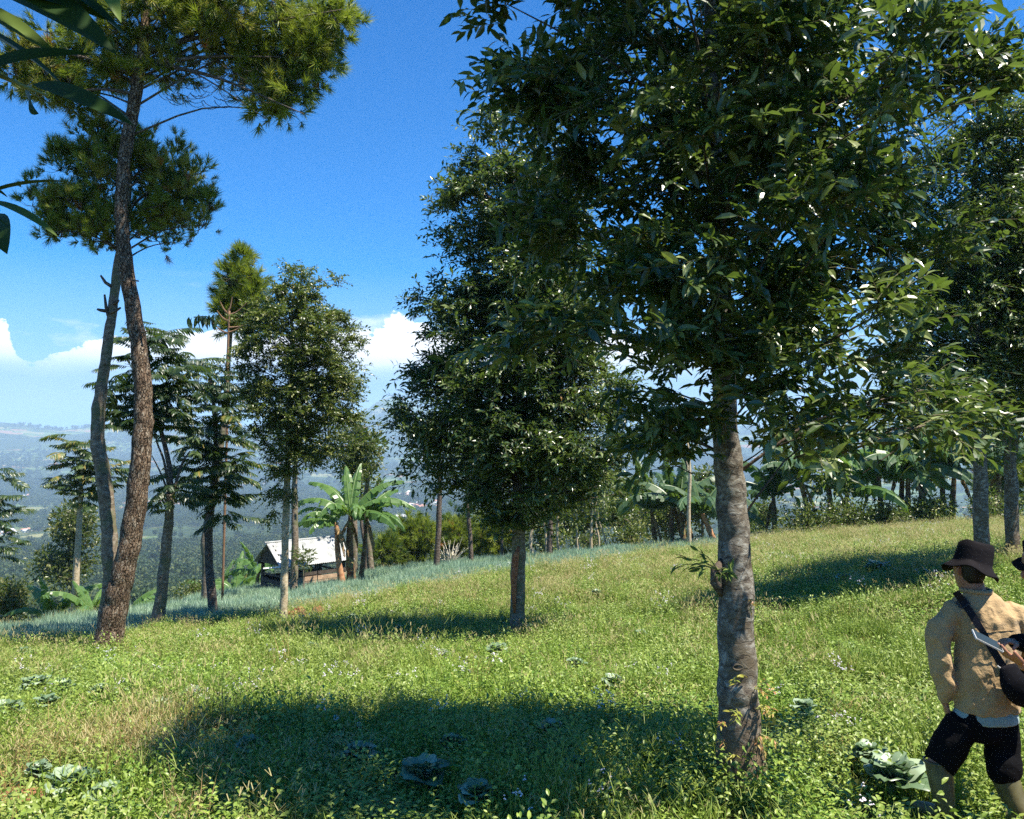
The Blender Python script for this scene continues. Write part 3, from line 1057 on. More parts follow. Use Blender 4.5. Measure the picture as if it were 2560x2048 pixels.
def grow_crown(prof, axis, nclump, ntwig, nleaf, twig_len, leaf_len, m_leaf, parent, leafw=0.33, droop=0.25, limb_r=0.02,
               singles=0, leafn=2, bark_m=None, extra=(), power=0.42, twig_r=0.003, flat=0.35, clear=None, depthk=1.0, lp=.5):
    """limbs from the trunk axis to clumps inside an envelope (z, radius, cx, cy); twigs and leaves round each clump.
    The 'singles' leaves that show largest become leaf objects, the rest one foliage part."""
    bark_m = bark_m or M_bark_dark
    zs = np.linspace(prof[0][0], prof[-1][0], 200)
    rr, cx, cy_ = profile(prof, zs)
    pw = rr ** 1.6 + 0.02
    zc = R.choice(zs, nclump, p=pw / pw.sum()) + R.normal(0, 0.02, nclump)
    r_, cx, cy_ = profile(prof, zc)
    a = R.random(nclump) * 2 * math.pi
    rad = r_ * R.random(nclump) ** power * (0.86 + 0.2 * R.random(nclump))
    C = np.stack([cx + rad * np.cos(a), cy_ + depthk * rad * np.sin(a), zc], -1)
    if len(extra):
        C = np.vstack([C, np.array([tuple(e) for e in extra])])
    if clear is not None:
        C = C[~((sun_gap(C, clear) < clear[2] * 1.5) & (R.random(len(C)) > .1))]
    limbs = MB()
    P, D, LN, TT = [], [], [], []
    tw = MB()
    for c in C:
        zb = max(axis[0][2], c[2] - R.uniform(0.15, 0.55) * (np.hypot(*(c[:2] - axis_at(axis, c[2])[:2])) + 0.25))
        zb = min(zb, axis[-1][2] - 0.01)
        b0 = axis_at(axis, zb)
        mid = (b0 + c) / 2 + np.array([0, 0, R.uniform(-0.05, 0.12)]) * np.linalg.norm(c - b0) + R.normal(0, 0.03, 3) * np.linalg.norm(c - b0)
        cv_ = spline([b0, mid, c], 6)
        lr = limb_r * R.uniform(0.5, 1.1)
        if R.random() < lp:
            limbs.tube(cv_, np.linspace(lr, lr * 0.3, 6), 5)
        else:
            limbs.tube(cv_[3:], np.linspace(lr, lr * 0.3, 6)[3:], 4)
        outd = c - axis_at(axis, zb)
        outd = outd / (np.linalg.norm(outd) + 1e-6)
        for k in range(ntwig):
            d = norm(outd * 0.75 + R.normal(0, 0.75, 3) * np.array([1, 1, flat * 1.6]) + np.array([0, 0, 0.12]))
            ln = twig_len * R.uniform(0.45, 1.15)
            st = c + R.normal(0, 0.10, 3) * twig_len * 1.5
            nn = nleaf
            u = (np.arange(nn) + 0.8) / nn
            pts = st + np.outer(u * ln, d) + np.outer(-droop * ln * u * u, [0, 0, 1])
            if twig_r > 0:
                tw.tube(np.vstack([st[None], pts[[nn // 2, nn - 1]]]), [twig_r, twig_r * 0.8, twig_r * 0.5], 3, cap=False)
            s_ = norm(np.cross(d, [0, 0, 1]) + 1e-5)
            s_ = s_ * math.cos(k) + np.cross(d, s_) * math.sin(k) * 0.5
            sg = np.where(np.arange(nn) % 2 == 0, 1.0, -1.0)[:, None]
            dd = norm(d * 0.55 + sg * s_ * 0.85 + R.normal(0, 0.32, (nn, 3)) + np.array([0, 0, -0.18]))
            P.append(pts)
            D.append(dd)
            LN.append(leaf_len * R.uniform(0.6, 1.15, nn))
            tc_ = R.beta(1.6, 2.2)
            TT.append(np.clip(tc_ + R.normal(0, 0.14, nn), 0, 0.995 if R.random() < 0.03 else 0.93))
    P, D, LN, TT = np.vstack(P), np.vstack(D), np.concatenate(LN), np.concatenate(TT)
    Bm = basis(D, R.normal(0, 0.55, len(P)), LN)
    tp = leaf_tpl(leafw, 0.14, 0.10, leafn)
    limbs.build("limb", bark_m, parent, smooth=True)["kind"] = "stuff"
    if twig_r > 0:
        tw.build("twigs", M_twig, parent)["kind"] = "stuff"
    if clear is not None:
        # gaps through which the sun reaches the stem
        rad_, kp = clear[2:]
        dm = sun_gap(P, clear)
        kk = ~((dm < rad_ * R.uniform(.6, 1.3, len(P))) & (R.random(len(P)) > kp))
        P, D, LN, TT, Bm = P[kk], D[kk], LN[kk], TT[kk], Bm[kk]
    idx = np.zeros(len(P), bool)
    if singles:
        camp = np.array([0, 0, CZ])
        dist = np.linalg.norm(P - camp, axis=1)
        sx = 1280 + F * P[:, 0] / P[:, 1]
        sy = HZ - F * (P[:, 2] - CZ) / P[:, 1]
        inf = (sx > 10) & (sx < 2550) & (sy > 10) & (sy < 2040)
        nrm = Bm[:, :, 2] / LN[:, None]
        face = np.abs((nrm * (P - camp) / dist[:, None]).sum(1))
        score = np.where(inf, LN * (0.3 + face) / dist, 0)
        # only leaves on the camera side of the crown, one per small patch of view, so that each can be seen
        order = np.argsort(-score)
        taken = set()
        cnt = 0
        cell = 0.55 * leaf_len * F / np.median(dist)
        for i in order:
            if score[i] <= 0 or cnt >= singles:
                break
            ke = (int(sx[i] / cell), int(sy[i] / cell))
            if ke in taken:
                continue
            taken.add(ke)
            idx[i] = True
            cnt += 1
        tl = leaf_tpl(leafw, 0.16, 0.10, 4)
        lib = [tpl_mesh("leaf", tl, m_leaf, t_) for t_ in (0.05, 0.25, 0.4, 0.55, 0.7, 0.85, 0.95)]
        for i in np.where(idx)[0]:
            put("leaf", lib[min(6, int(TT[i] * 7))], parent, P[i], Bm[i])
    b = MB()
    b.inst(tp, Bm[~idx], P[~idx], TT[~idx])
    o = b.build("foliage", m_leaf, parent)
    o["kind"] = "stuff"
    return len(P)


def trunk(parent, pts, rad, m, seg=18, n=40, name="trunk", rough=0.02, flare=None, lump=0.03):
    c = spline(pts, n)
    k = np.linspace(0, len(rad) - 1, n)
    r_ = np.interp(k, np.arange(len(rad)), rad)
    b = MB()
    t = np.arange(n)
    a = np.arange(seg) / seg * 2 * math.pi
    # gentle lobes and swellings along the stem
    r_ = r_ * (1 + lump * np.sin(t * 1.7 + 1) + lump * 0.6 * np.sin(t * 0.63))
    c = c + np.stack([np.sin(t * 0.9) * r_ * 0.05, np.cos(t * 1.3) * r_ * 0.05, t * 0.0], -1)
    b.tube(c, r_, seg, jitter=rough)
    return b.build(name, m, parent, smooth=True)


PX = 1.18738  # display pixels (2156 wide) to photograph pixels


def d2(x, y, Y):
    return at(x * PX, y * PX, Y)


def prof_d(rows, Y, cyo=0.0):
    """rows of (y, x_left, x_right) read from the photograph at depth Y -> envelope"""
    out = []
    for y, a, b in rows:
        p, q = d2(a, y, Y), d2(b, y, Y)
        out.append((p.z, abs(q.x - p.x) / 2, (p.x + q.x) / 2, Y + cyo))
    return sorted(out)


# --- the big tree in front
Y = 5.6
fp = foot(1852, Y)
t1 = thing("broadleaf_tree", "big glossy leaved tree with thick mottled grey trunk, nearest in the field", "tree", fp - Vector((0, 0, 0.05)))
ax = [Vector((fp.x, Y, fp.z - 0.1)), d2(1555, 1500, Y), d2(1552, 1400, Y), d2(1548, 1200, Y), d2(1542, 1080, Y), d2(1534, 980, Y), d2(1526, 880, Y),
      d2(1515, 550, Y), d2(1503, 300, Y), d2(1495, 40, Y), d2(1490, -300, Y), d2(1495, -900, Y)]
px_m = Y / F * PX
rd = [v * px_m / 2 for v in (112, 84, 79, 69, 63, 60, 52, 36, 30, 24, 16, 5)]
trunk(t1, ax, rd, M_bark_grey, 28, 90, rough=0.012, lump=0.012)
rows = [(965, 1420, 1640), (915, 1340, 1990), (870, 1230, 2040), (800, 1130, 2000), (700, 1105, 1980), (600, 1180, 2000), (500, 1100, 2030),
        (400, 1080, 2070), (300, 1045, 2090), (200, 1035, 2100), (100, 1030, 2060), (0, 1060, 1930), (-150, 1080, 1900), (-400, 1150, 1850), (-800, 1350, 1650)]
pr = prof_d(rows, Y, -0.05)
pr = [(z, r * (0.90 if z < 1.2 else .94), cx - .03, cy_) for z, r, cx, cy_ in pr]
extra = [d2(2060, 110, Y - .2), d2(2085, 190, Y - .3), d2(2000, 100, Y), d2(1110, 720, 5.0), d2(1160, 700, 5.2), d2(1220, 690, 4.9), d2(1900, 905, 5.2),
         d2(1800, 925, 5.3), d2(1700, 915, 5.2), d2(1980, 900, 5.4), d2(1620, 830, 4.9), d2(1590, 770, 4.9), d2(1410, 930, 5.4), d2(1380, 960, 5.2)]
extra += [d2(x_, y_, Y_) for x_, y_, Y_ in ((1700, 900, 6.3), (1800, 890, 6.4), (1900, 900, 6.3), (1650, 905, 6.3), (1980, 880, 6.4), (1750, 870, 6.5), (1850, 860, 6.3), (1620, 880, 6.4), (1450, 900, 6.3), (1950, 820, 6.2))]
n = grow_crown(pr, ax[3:], 315, 13, 12, 0.40, 0.122, M_leaf, t1, 0.33, limb_r=0.014, singles=300, bark_m=M_bark_dark, extra=extra, power=0.5, lp=.22,
               clear=(d2(1545, 1560, Y), d2(1540, 1000, Y), .20, .06))
print("tree1 leaves", n)
# sprouts on the stem, a knot and a wart
def sprout(p, outd, n, ln, leaf, lo, hi, par=t1):
    b = MB()
    out = norm(np.array([tuple(outd)]))[0]
    P, D, T = [], [], []
    for k in range(n):
        d = norm(out + R.normal(0, 0.55, 3))
        l = ln * R.uniform(0.5, 1.1)
        for j in range(6):
            u = (j + 1) / 6
            q = np.array(tuple(p)) + d * l * u - np.array([0, 0, 0.35 * l * u * u])
            P.append(q)
            sd = norm(np.cross(d, [0, 0, 1])) * (1 if j % 2 else -1)
            D.append(norm(d * 0.6 + sd * 0.8 + np.array([0, 0, -0.35]) + R.normal(0, 0.25, 3)))
            T.append(R.uniform(lo, hi))
        b.tube([np.array(tuple(p)), np.array(tuple(p)) + d * l * 0.5 - np.array([0, 0, 0.09 * l]), q], [0.003, 0.002, 0.001], 4)
    P, D, T = np.array(P), np.array(D), np.array(T)
    b.build("sprout_stem", M_twig_green, par)
    lb = leaf_tpl(0.3, 0.15, 0.1, 3)
    lib = [tpl_mesh("sprout_leaf", lb, M_sprout, t_) for t_ in (0.05, 0.3, 0.5, 0.7, 0.95)]
    Bs = basis(D, R.normal(0, 0.4, len(P)), leaf * R.uniform(0.7, 1.2, len(P)))
    for i in range(len(P)):
        put("leaf", lib[min(4, int(T[i] * 5))], par, P[i], Bs[i])


for (x, y, ox, oz, n_, ln, lf, lo, hi) in ((1588, 1450, .6, .2, 3, .13, .045, .3, 1), (1545, 1432, -.8, .1, 2, .14, .048, 0, .5), (1592, 1492, .7, .1, 5, .13, .042, .2, 1),
                                           (1560, 1500, -.6, -.1, 3, .14, .050, 0, .6), (1600, 1545, .5, -.3, 5, .12, .038, .6, 1), (1525, 1520, -.8, .2, 2, .09, .036, .3, 1),
                                           (1520, 1555, -.5, -.3, 2, .08, .03, .6, 1), (1540, 1590, -.2, -.2, 2, .07, .038, .1, .6), (1578, 1262, .5, .2, 3, .06, .034, .4, 1)):
    sprout(d2(x, y, Y - 0.12), Vector((ox, -0.6, oz)), n_, ln, lf, lo, hi)
# long green shoots at head height on the left side
b = MB()
P, D, T = [], [], []
for (xe, ye) in ((1440, 1175), (1425, 1190), (1470, 1160), (1520, 1215), (1545, 1205)):
    p0 = np.array(tuple(d2(1512, 1200, Y - .1)))
    p1 = np.array(tuple(d2(xe, ye, Y - .22)))
    b.tube(spline([p0, (p0 + p1) / 2 + [0, 0, .02], p1], 5), np.linspace(.005, .0015, 5), 4)
    for k in range(7):
        u = 0.3 + 0.7 * k / 6
        P.append(p0 + (p1 - p0) * u)
        D.append(norm((p1 - p0) * 1.5 + R.normal(0, 0.16, 3) + [0, 0, -0.05]))
        T.append(R.choice([0.05, 0.05, 0.1, 0.3, 0.9], p=[.4, .3, .15, .1, .05]))
b.build("side_shoot", M_twig_green, t1)
P, D = np.array(P), np.array(D)
Bs = basis(D, R.normal(0, 0.6, len(P)), 0.095 * R.uniform(0.5, 1.15, len(P)))
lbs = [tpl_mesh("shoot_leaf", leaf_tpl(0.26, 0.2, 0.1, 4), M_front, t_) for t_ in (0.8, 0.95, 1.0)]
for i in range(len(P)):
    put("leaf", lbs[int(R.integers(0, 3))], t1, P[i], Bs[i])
# knot: a raised ring with a hollow
b = MB()
kc = d2(1553, 1405, Y - 0.118)
ring = [kc + Vector((0.032 * math.cos(a), 0, 0.018 * math.sin(a))) for a in np.linspace(0, 2 * math.pi, 15)]
b.tube(ring, 0.009, 6)
b.build("knot", M_bark_grey, t1, smooth=True)
b = MB()
st = d2(1512, 1215, Y - 0.04)
b.tube([st + Vector((0.02, 0, -0.12)), st + Vector((-0.02, -0.02, -0.03)), st + Vector((-0.02, -0.03, 0.05)), st + Vector((0.03, 0, 0.12))], [0.015, 0.036, 0.034, 0.012], 10, jitter=0.06)
b.build("burl", M_bark_dark, t1, smooth=True)

# --- second tree, centre
Y = 14.7
fp = foot(1295, Y)
t2 = thing("broadleaf_tree", "dark dense tree with torn reddish bark low on its brown trunk", "tree", fp - Vector((0, 0, 0.05)))
ax = [Vector((fp.x, Y, fp.z - 0.1)), d2(1090, 1250, Y), d2(1092, 1150, Y), d2(1092, 1080, Y), d2(1090, 900, Y), d2(1088, 650, Y), d2(1080, 420, Y), d2(1075, 330, Y)]
pm = Y / F * PX
trunk(t2, ax, [v * pm / 2 for v in (33, 31, 29, 27, 22, 16, 8, 3)], M_bark_mid, 20, 60, rough=0.015)
b = MB()
b.tube([d2(1083, 1290, Y - .15), d2(1082, 1230, Y - .165), d2(1086, 1175, Y - .15), d2(1092, 1150, Y - .12)], [.02, .05, .055, .02], 10, jitter=0.12)
b.build("torn_bark", M_scar, t2, smooth=True)
rows = [(1108, 1010, 1150), (1070, 960, 1260), (1000, 880, 1330), (900, 875, 1330), (850, 880, 1320), (780, 890, 1300), (700, 905, 1270), (640, 905, 1250),
        (580, 950, 1240), (520, 945, 1230), (450, 945, 1220), (400, 945, 1200), (330, 985, 1180), (260, 1010, 1130)]
pr = [(z, r * (0.9 if z < 1.6 else 1.05), cx, cy_) for z, r, cx, cy_ in prof_d(rows, Y)]
n = grow_crown(pr, ax[2:], 640, 13, 12, 0.50, 0.132, M_leaf, t2, 0.36, depthk=.8, clear=(d2(1090, 1330, 15), d2(1092, 1150, 15), .12, .3), limb_r=0.016, singles=240, bark_m=M_bark_dark, power=0.5, twig_r=0.003, leafn=1,
               extra=[d2(880, 785, Y), d2(865, 900, Y), d2(870, 1000, Y), d2(1300, 1040, Y), d2(940, 435, Y), d2(945, 500, Y), d2(905, 640, Y)])
b = MB()
b.tube([fp + Vector((-.2, -.1, .02)), fp + Vector((0, -.2, .06)), fp + Vector((.18, -.12, .03))], [.05, .08, .05], 8, jitter=.2)
b.build("root_collar", M_scar, t2, smooth=True)

# --- slender tree
Y = 18.4
fp = foot(710, Y)
t3 = thing("broadleaf_tree", "slender tree with straight pale cream trunk and small light leaves", "tree", fp - Vector((0, 0, 0.05)))
ax = [Vector((fp.x, Y, fp.z - 0.1)), d2(598, 1250, Y), d2(601, 1120, Y), d2(605, 1000, Y), d2(608, 900, Y), d2(612, 760, Y), d2(618, 600, Y)]
pm = Y / F * PX
trunk(t3, ax, [v * pm / 2 for v in (20, 16, 15, 14, 11, 7, 3)], M_bark_pale, 14, 60, rough=0.012)
rows = [(1075, 570, 605), (1000, 560, 650), (960, 540, 740), (900, 520, 775), (840, 500, 780), (760, 480, 772), (700, 490, 762), (640, 520, 720), (590, 560, 680), (570, 600, 650)]
pr = [(z, r * 0.9, cx, cy_) for z, r, cx, cy_ in prof_d(rows, Y)]
grow_crown(pr, ax[3:], 360, 15, 14, 0.34, 0.080, M_leaf2, t3, 0.46, clear=(d2(597, 1320, 16), d2(603, 1060, 16), .12, .2), limb_r=0.012, singles=200, bark_m=M_bark_mid, power=0.55, twig_r=0.002, leafn=1,
           extra=[d2(570, 1040, Y), d2(575, 1080, Y), d2(640, 575, Y), d2(700, 590, Y), d2(475, 780, Y)])

# --- the trees on the right
Y = 13.5
fp = foot(2455, Y)
t4 = thing("broadleaf_tree", "grey trunked tree standing behind the black bucket hat of the man", "tree", fp - Vector((0, 0, 0.05)))
ax = [Vector((fp.x, Y, fp.z - 0.1)), d2(2066, 1130, Y), d2(2064, 1000, Y), d2(2060, 850, Y), d2(2056, 700, Y), d2(2050, 450, Y), d2(2060, 220, Y)]
pm = Y / F * PX
trunk(t4, ax, [v * pm / 2 for v in (34, 31, 28, 25, 20, 14, 4)], M_bark_grey, 16, 50)
rows = [(900, 1990, 2100), (860, 1900, 2250), (800, 1850, 2300), (650, 1830, 2320), (500, 1840, 2320), (400, 1880, 2300), (300, 1960, 2260), (200, 2040, 2200), (170, 2080, 2140)]
pr = [(z, r * 0.92, cx, cy_) for z, r, cx, cy_ in prof_d(rows, Y)]
grow_crown(pr, ax[3:], 400, 13, 12, 0.50, 0.122, M_leaf, t4, 0.34, depthk=.62, limb_r=0.016, singles=260, bark_m=M_bark_dark, power=0.5, twig_r=0.003, leafn=1)
Y = 15.5
fp = foot(2532, Y)
t5 = thing("broadleaf_tree", "forked grey trunk tree at the right edge, beside the bucket hat brim", "tree", fp - Vector((0, 0, 0.05)))
ax = [Vector((fp.x, Y, fp.z - 0.1)), d2(2131, 1130, Y), d2(2129, 1020, Y), d2(2124, 950, Y), d2(2112, 880, Y), d2(2095, 780, Y), d2(2090, 500, Y)]
pm = Y / F * PX
trunk(t5, ax, [v * pm / 2 for v in (30, 27, 27, 20, 16, 12, 4)], M_bark_grey, 16, 50)
trunk(t5, [d2(2127, 975, Y), d2(2140, 910, Y - .05), d2(2165, 830, Y), d2(2170, 700, Y)], [v * pm / 2 for v in (20, 17, 13, 8)], M_bark_grey, 12, 20, "fork")
rows = [(960, 2060, 2200), (900, 1960, 2320), (800, 1960, 2360), (650, 1960, 2380), (500, 1990, 2360), (400, 2050, 2300), (340, 2120, 2240)]
pr = [(z, r * 0.92, cx, cy_) for z, r, cx, cy_ in prof_d(rows, Y)]
grow_crown(pr, ax[3:], 230, 13, 12, 0.50, 0.115, M_leaf, t5, 0.34, depthk=.5, limb_r=0.016, singles=80, bark_m=M_bark_dark, power=0.5, twig_r=0.003, leafn=1)

# --- leafy branch hanging in at the upper left, close to the camera
br = thing("leafy_branch", "leafy branch with long dark pointed leaves hanging in at the upper left corner", "branch", at(-250, 200, 1.05))
LV = [  # base, tip in photograph pixels, width, roll, tint
    ((-120, -60), (282, 80), .34, 0.5, .1), ((-60, -120), (342, 68), .22, 0.9, .2), ((-160, 30), (175, 190), .24, 1.0, .15), ((-100, 0), (145, 122), .2, .3, .85),
    ((-90, 200), (215, 108), .30, .4, .1), ((80, 210), (320, 285), .18, .2, .05), ((120, 212), (342, 278), .14, 1.2, .7), ((75, 230), (88, 285), .85, .2, .1),
    ((-40, 170), (122, 248), .12, 1.2, .9), ((240, -80), (300, 40), .3, .3, .95), ((-60, -40), (280, 20), .4, .4, .05),
    ((-70, 500), (178, 433), .22, 1.0, .2), ((-40, 500), (145, 570), .16, .7, .8), ((-60, 520), (35, 570), .14, .5, .2), ((-20, 540), (8, 615), .42, .3, .6), ((-60, 460), (20, 485), .25, .6, .2)]
for (a, c, wd, roll, tn) in LV:
    Yb = R.uniform(0.92, 1.1)
    p0, p1 = at(a[0], a[1], Yb), at(c[0], c[1], Yb - R.uniform(-.05, .08))
    d = p1 - p0
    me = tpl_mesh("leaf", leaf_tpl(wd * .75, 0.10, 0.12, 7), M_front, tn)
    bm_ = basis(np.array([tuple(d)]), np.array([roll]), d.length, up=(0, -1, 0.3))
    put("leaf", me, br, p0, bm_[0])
    for p in me.polygons:
        p.use_smooth = True
b = MB()
b.tube([at(-260, 60, 1.0), at(-100, 130, 1.0), at(0, 190, 1.0), at(118, 240, 1.0)], [.006, .004, .0026, .0016], 8)
b.tube([at(-260, 60, 1.0), at(-240, 300, 1.02), at(-120, 490, 1.0), at(-20, 520, 1.0)], [.006, .005, .004, .002], 8)
b.tube([at(-260, 60, 1.0), at(-160, -40, 1.0), at(-60, -80, 1.0)], [.006, .004, .003], 8)
b.tube([at(-260, 60, 1.0), Vector((-.7, .8, 2.6)), Vector((-.15, .75, 3.05))], [.006, .008, .004], 8)  # leads up to the unseen leaves added for shade
b.build("stem", M_twig_green, br, smooth=True)
b = MB()
k = 420
c_ = np.array([-.15, .72, 3.0]) + np.stack([R.normal(0, .34, k), R.normal(0, .22, k), R.normal(0, .16, k)], -1)  # unseen cluster above the frame, added sunward to shade the hanging leaves
b.inst(leaf_tpl(.3, .15, .1, 3), basis(norm(R.normal(0, 1, (k, 3)) * [1, 1, .4] + [0, 0, -.3]), R.normal(0, .4, k), .15 * R.uniform(.7, 1.2, k)), c_, R.random(k) * .6)
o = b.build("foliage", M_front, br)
o["kind"] = "stuff"


# ------------------------------------------------------------------ pines
def needle_tuft(n=42, ln=1.0, wd=0.027, cone=0.95):
    """a brush of needles along a short shoot (+Y)"""
    V, T = [], []
    for i in range(n):
        u = R.random()
        p = np.array([0, u * 0.55, 0])
        a = R.random() * 6.283
        th = R.uniform(0.35, cone) * (1.15 - 0.45 * u)
        d = np.array([math.sin(th) * math.cos(a), math.cos(th), math.sin(th) * math.sin(a)])
        s_ = norm(np.cross(d, R.normal(0, 1, 3))) * wd
        q = p + d * R.uniform(0.55, 0.8)
        k = len(V)
        V += [p - s_, p + s_, q]
        T.append((k, k + 1, k + 2))
    return (np.array(V) * ln, None, T)


TUFTS = [needle_tuft() for _ in range(5)]


def pine_crown(parent, clumps, axis, tuft, per, m=M_needle, spread=0.30, limb=0.02, name="needles", upward=0.35, bare_limb=True, dark=0.0, lp=.6):
    """clumps: (centre Vector, radius); tufts point outwards from limb ends"""
    lb = MB()
    nd = MB()
    for c, r in clumps:
        c = np.array(tuple(c))
        if bare_limb and R.random() < lp:
            zb = min(max(axis[0][2] + R.uniform(0, .9), c[2] - 0.2 * abs(c[0] - axis[0][0]) - R.uniform(0, .4)), axis[-1][2] - 0.02)
            b0 = axis_at(axis, zb)
            lb.tube(spline([b0, (b0 + c) / 2 + [0, 0, 0.1 * np.linalg.norm(c - b0)], c], 7), np.linspace(limb, limb * 0.3, 7), 6)
        k = per
        dr = norm(R.normal(0, 1, (k, 3)) + [0, 0, upward])
        P = c + dr * (r * R.random(k) ** 0.5)[:, None]
        for p in P[::2]:
            lb.tube([c, (c + p) / 2 - [0, 0, 0.03], p], [limb * 0.3, limb * 0.22, limb * 0.12], 3, cap=False)
        dd = norm(dr * 0.8 + [0, 0, upward] + R.normal(0, 0.35, (k, 3)))
        tt = np.clip(R.normal(0.5 - dark, 0.22) + R.normal(0, 0.14, k), 0, 0.94)
        tt = np.where(R.random(k) < 0.012, 1.0, tt)
        which = R.integers(0, len(TUFTS), k)
        for w_ in range(len(TUFTS)):
            s_ = which == w_
            nd.inst(TUFTS[w_], basis(dd[s_], None, tuft * R.uniform(0.75, 1.2, s_.sum())), P[s_], tt[s_])
    lb.build("limb", M_bark_dark, parent, smooth=True)["kind"] = "stuff"
    o = nd.build(name, m, parent)
    o["kind"] = "stuff"


def ell_clumps(cx, cy_, rx, ry, Y, n, depth=1.0, r=0.28, shell=0.5, jag=0.12):
    out = []
    c = d2(cx, cy_, Y)
    sx = rx * PX * Y / F
    sz = ry * PX * Y / F
    for i in range(n):
        v = norm(R.normal(0, 1, 3)) * (R.random() ** shell) * (1 + R.normal(0, jag))
        out.append((c + Vector((v[0] * sx, v[1] * sx * depth, v[2] * sz)), r * R.uniform(0.7, 1.3)))
    return out


# tall pine, leaning stem
Y = 15.0
fp = foot(272, Y)
p1 = thing("pine_tree", "tall pine with thick scaly brown leaning trunk in front of the onion field", "tree", fp - Vector((0, 0, 0.05)))
ax = [Vector((fp.x, Y, fp.z - 0.15)), d2(240, 1290, Y), d2(256, 1220, Y), d2(272, 1150, Y), d2(288, 1050, Y), d2(297, 960, Y), d2(302, 870, Y), d2(298, 780, Y), d2(285, 680, Y),
      d2(268, 580, Y), d2(259, 500, Y), d2(256, 420, Y), d2(264, 320, Y), d2(282, 220, Y), d2(297, 130, Y), d2(305, 60, Y), d2(312, -60, Y), d2(318, -260, Y)]
pm = Y / F * PX
trunk(p1, ax, [v * pm / 2 for v in (60, 50, 47, 44, 42, 40, 37, 35, 32, 30, 28, 26, 26, 25, 24, 20, 16, 6)], M_bark_pine, 26, 130, rough=0.03, lump=0.015)
cl = []
for (x, y, rx, ry, n_, r_) in ((560, 40, 170, 60, 30, .40), (420, 20, 130, 50, 20, .36), (640, 110, 60, 70, 14, .34), (600, 210, 70, 40, 12, .28), (545, 160, 60, 50, 8, .28),
                               (480, 110, 80, 60, 12, .30), (345, 130, 40, 60, 5, .26), (150, 120, 110, 40, 14, .28), (130, 190, 110, 25, 11, .22), (60, 150, 60, 50, 8, .26), (250, 60, 90, 50, 12, .3),
                               (700, 40, 40, 35, 6, .3), (380, -120, 330, 90, 36, .5), (240, 170, 50, 25, 5, .24)):
    cl += ell_clumps(x, y, rx, ry, Y, n_, 0.8, r_)
pine_crown(p1, cl, ax[12:], 0.30, 14, limb=0.022, upward=0.15, dark=-.2, lp=.25)
b = MB()
for (x0, y0, x1, y1, r0) in ((297, 130, 640, 240, .05), (300, 140, 590, 120, .045), (292, 160, 60, 100, .045), (290, 200, 120, 200, .04), (300, 110, 720, 20, .05), (308, 120, 560, 250, .02)):
    P_ = spline([d2(x0, y0, Y), d2(x0 * .55 + x1 * .45, y0 * .6 + y1 * .4 - 12, Y - .3), d2(x1, y1, Y - .5)], 12)
    b.tube(P_, np.linspace(r0, .008, 12), 7)
b.build("bough", M_bark_dark, p1, smooth=True)
# bare hooked twigs under the crown
b = MB()
for i in range(90):
    x, y = R.uniform(330, 560), R.uniform(120, 215)
    p0 = np.array(tuple(d2(x, y, Y - R.uniform(0, .5))))
    a = R.uniform(-.4, .9)
    pts = [p0]
    th = R.uniform(-1.4, -.4)
    for k in range(6):
        pts.append(pts[-1] + 0.06 * np.array([math.cos(th + k * .33) * 1.0, R.normal(0, .2), math.sin(th + k * .33)]))
    b.tube(pts, np.linspace(.007, .003, 7), 4)
b.build("bare_twigs", M_bark_dark, p1)
# stubs on the stem
for (x, y, dx, dy) in ((262, 262, -22, -10), (278, 590, 14, 2), (298, 700, 14, -3), (266, 385, 12, 6)):
    b = MB()
    b.tube([d2(x, y, Y - .1), d2(x + dx, y + dy, Y - .15)], [.02, .012], 7)
    b.build("stub", M_bark_dark, p1)

# forked companion stem
Y = 15.6
fp = foot(262, Y)
p2 = thing("pine_tree", "pine with crooked pale upper stem and broken stubs, close against the thick leaning pine", "tree", fp - Vector((0, 0, 0.05)))
ax = [Vector((fp.x, Y, fp.z - 0.1)), d2(233, 1240, Y), d2(231, 1150, Y), d2(225, 1060, Y), d2(217, 1000, Y), d2(206, 930, Y), d2(208, 860, Y), d2(218, 790, Y), d2(230, 700, Y), d2(241, 620, Y),
      d2(247, 560, Y), d2(262, 480, Y), d2(272, 400, Y), d2(275, 300, Y)]
pm = Y / F * PX
trunk(p2, ax, [v * pm / 2 for v in (38, 34, 32, 30, 30, 28, 26, 22, 20, 19, 17, 14, 10, 5)], M_bark_mid, 18, 90, rough=0.03)
for (x, y, dx, dy) in ((228, 665, -8, -45), (237, 605, -25, -25), (226, 660, 28, -12), (222, 655, -18, -4), (240, 640, 10, -8)):
    b = MB()
    b.tube([d2(x, y, Y - .05), d2(x + dx * .6, y + dy * .4, Y - .1), d2(x + dx, y + dy, Y - .12)], [.035, .03, .018], 7)
    b.build("stub", M_bark_dark, p2)
cl = []
for (x, y, rx, ry, n_, r_) in ((160, 325, 60, 60, 12, .26), (125, 420, 66, 75, 14, .26), (220, 300, 60, 40, 8, .24), (300, 325, 75, 60, 13, .28), (360, 400, 85, 85, 18, .30), (330, 470, 105, 50, 17, .28),
                               (220, 450, 120, 75, 20, .30), (180, 500, 70, 30, 10, .22), (400, 440, 45, 60, 12, .26), (110, 470, 45, 35, 8, .22), (260, 380, 90, 70, 14, .3)):
    cl += ell_clumps(x, y, rx, ry, Y, n_, 0.9, r_)
pine_crown(p2, cl, ax[9:], 0.22, 14, limb=0.02, upward=0.7, dark=-.25, lp=.3)

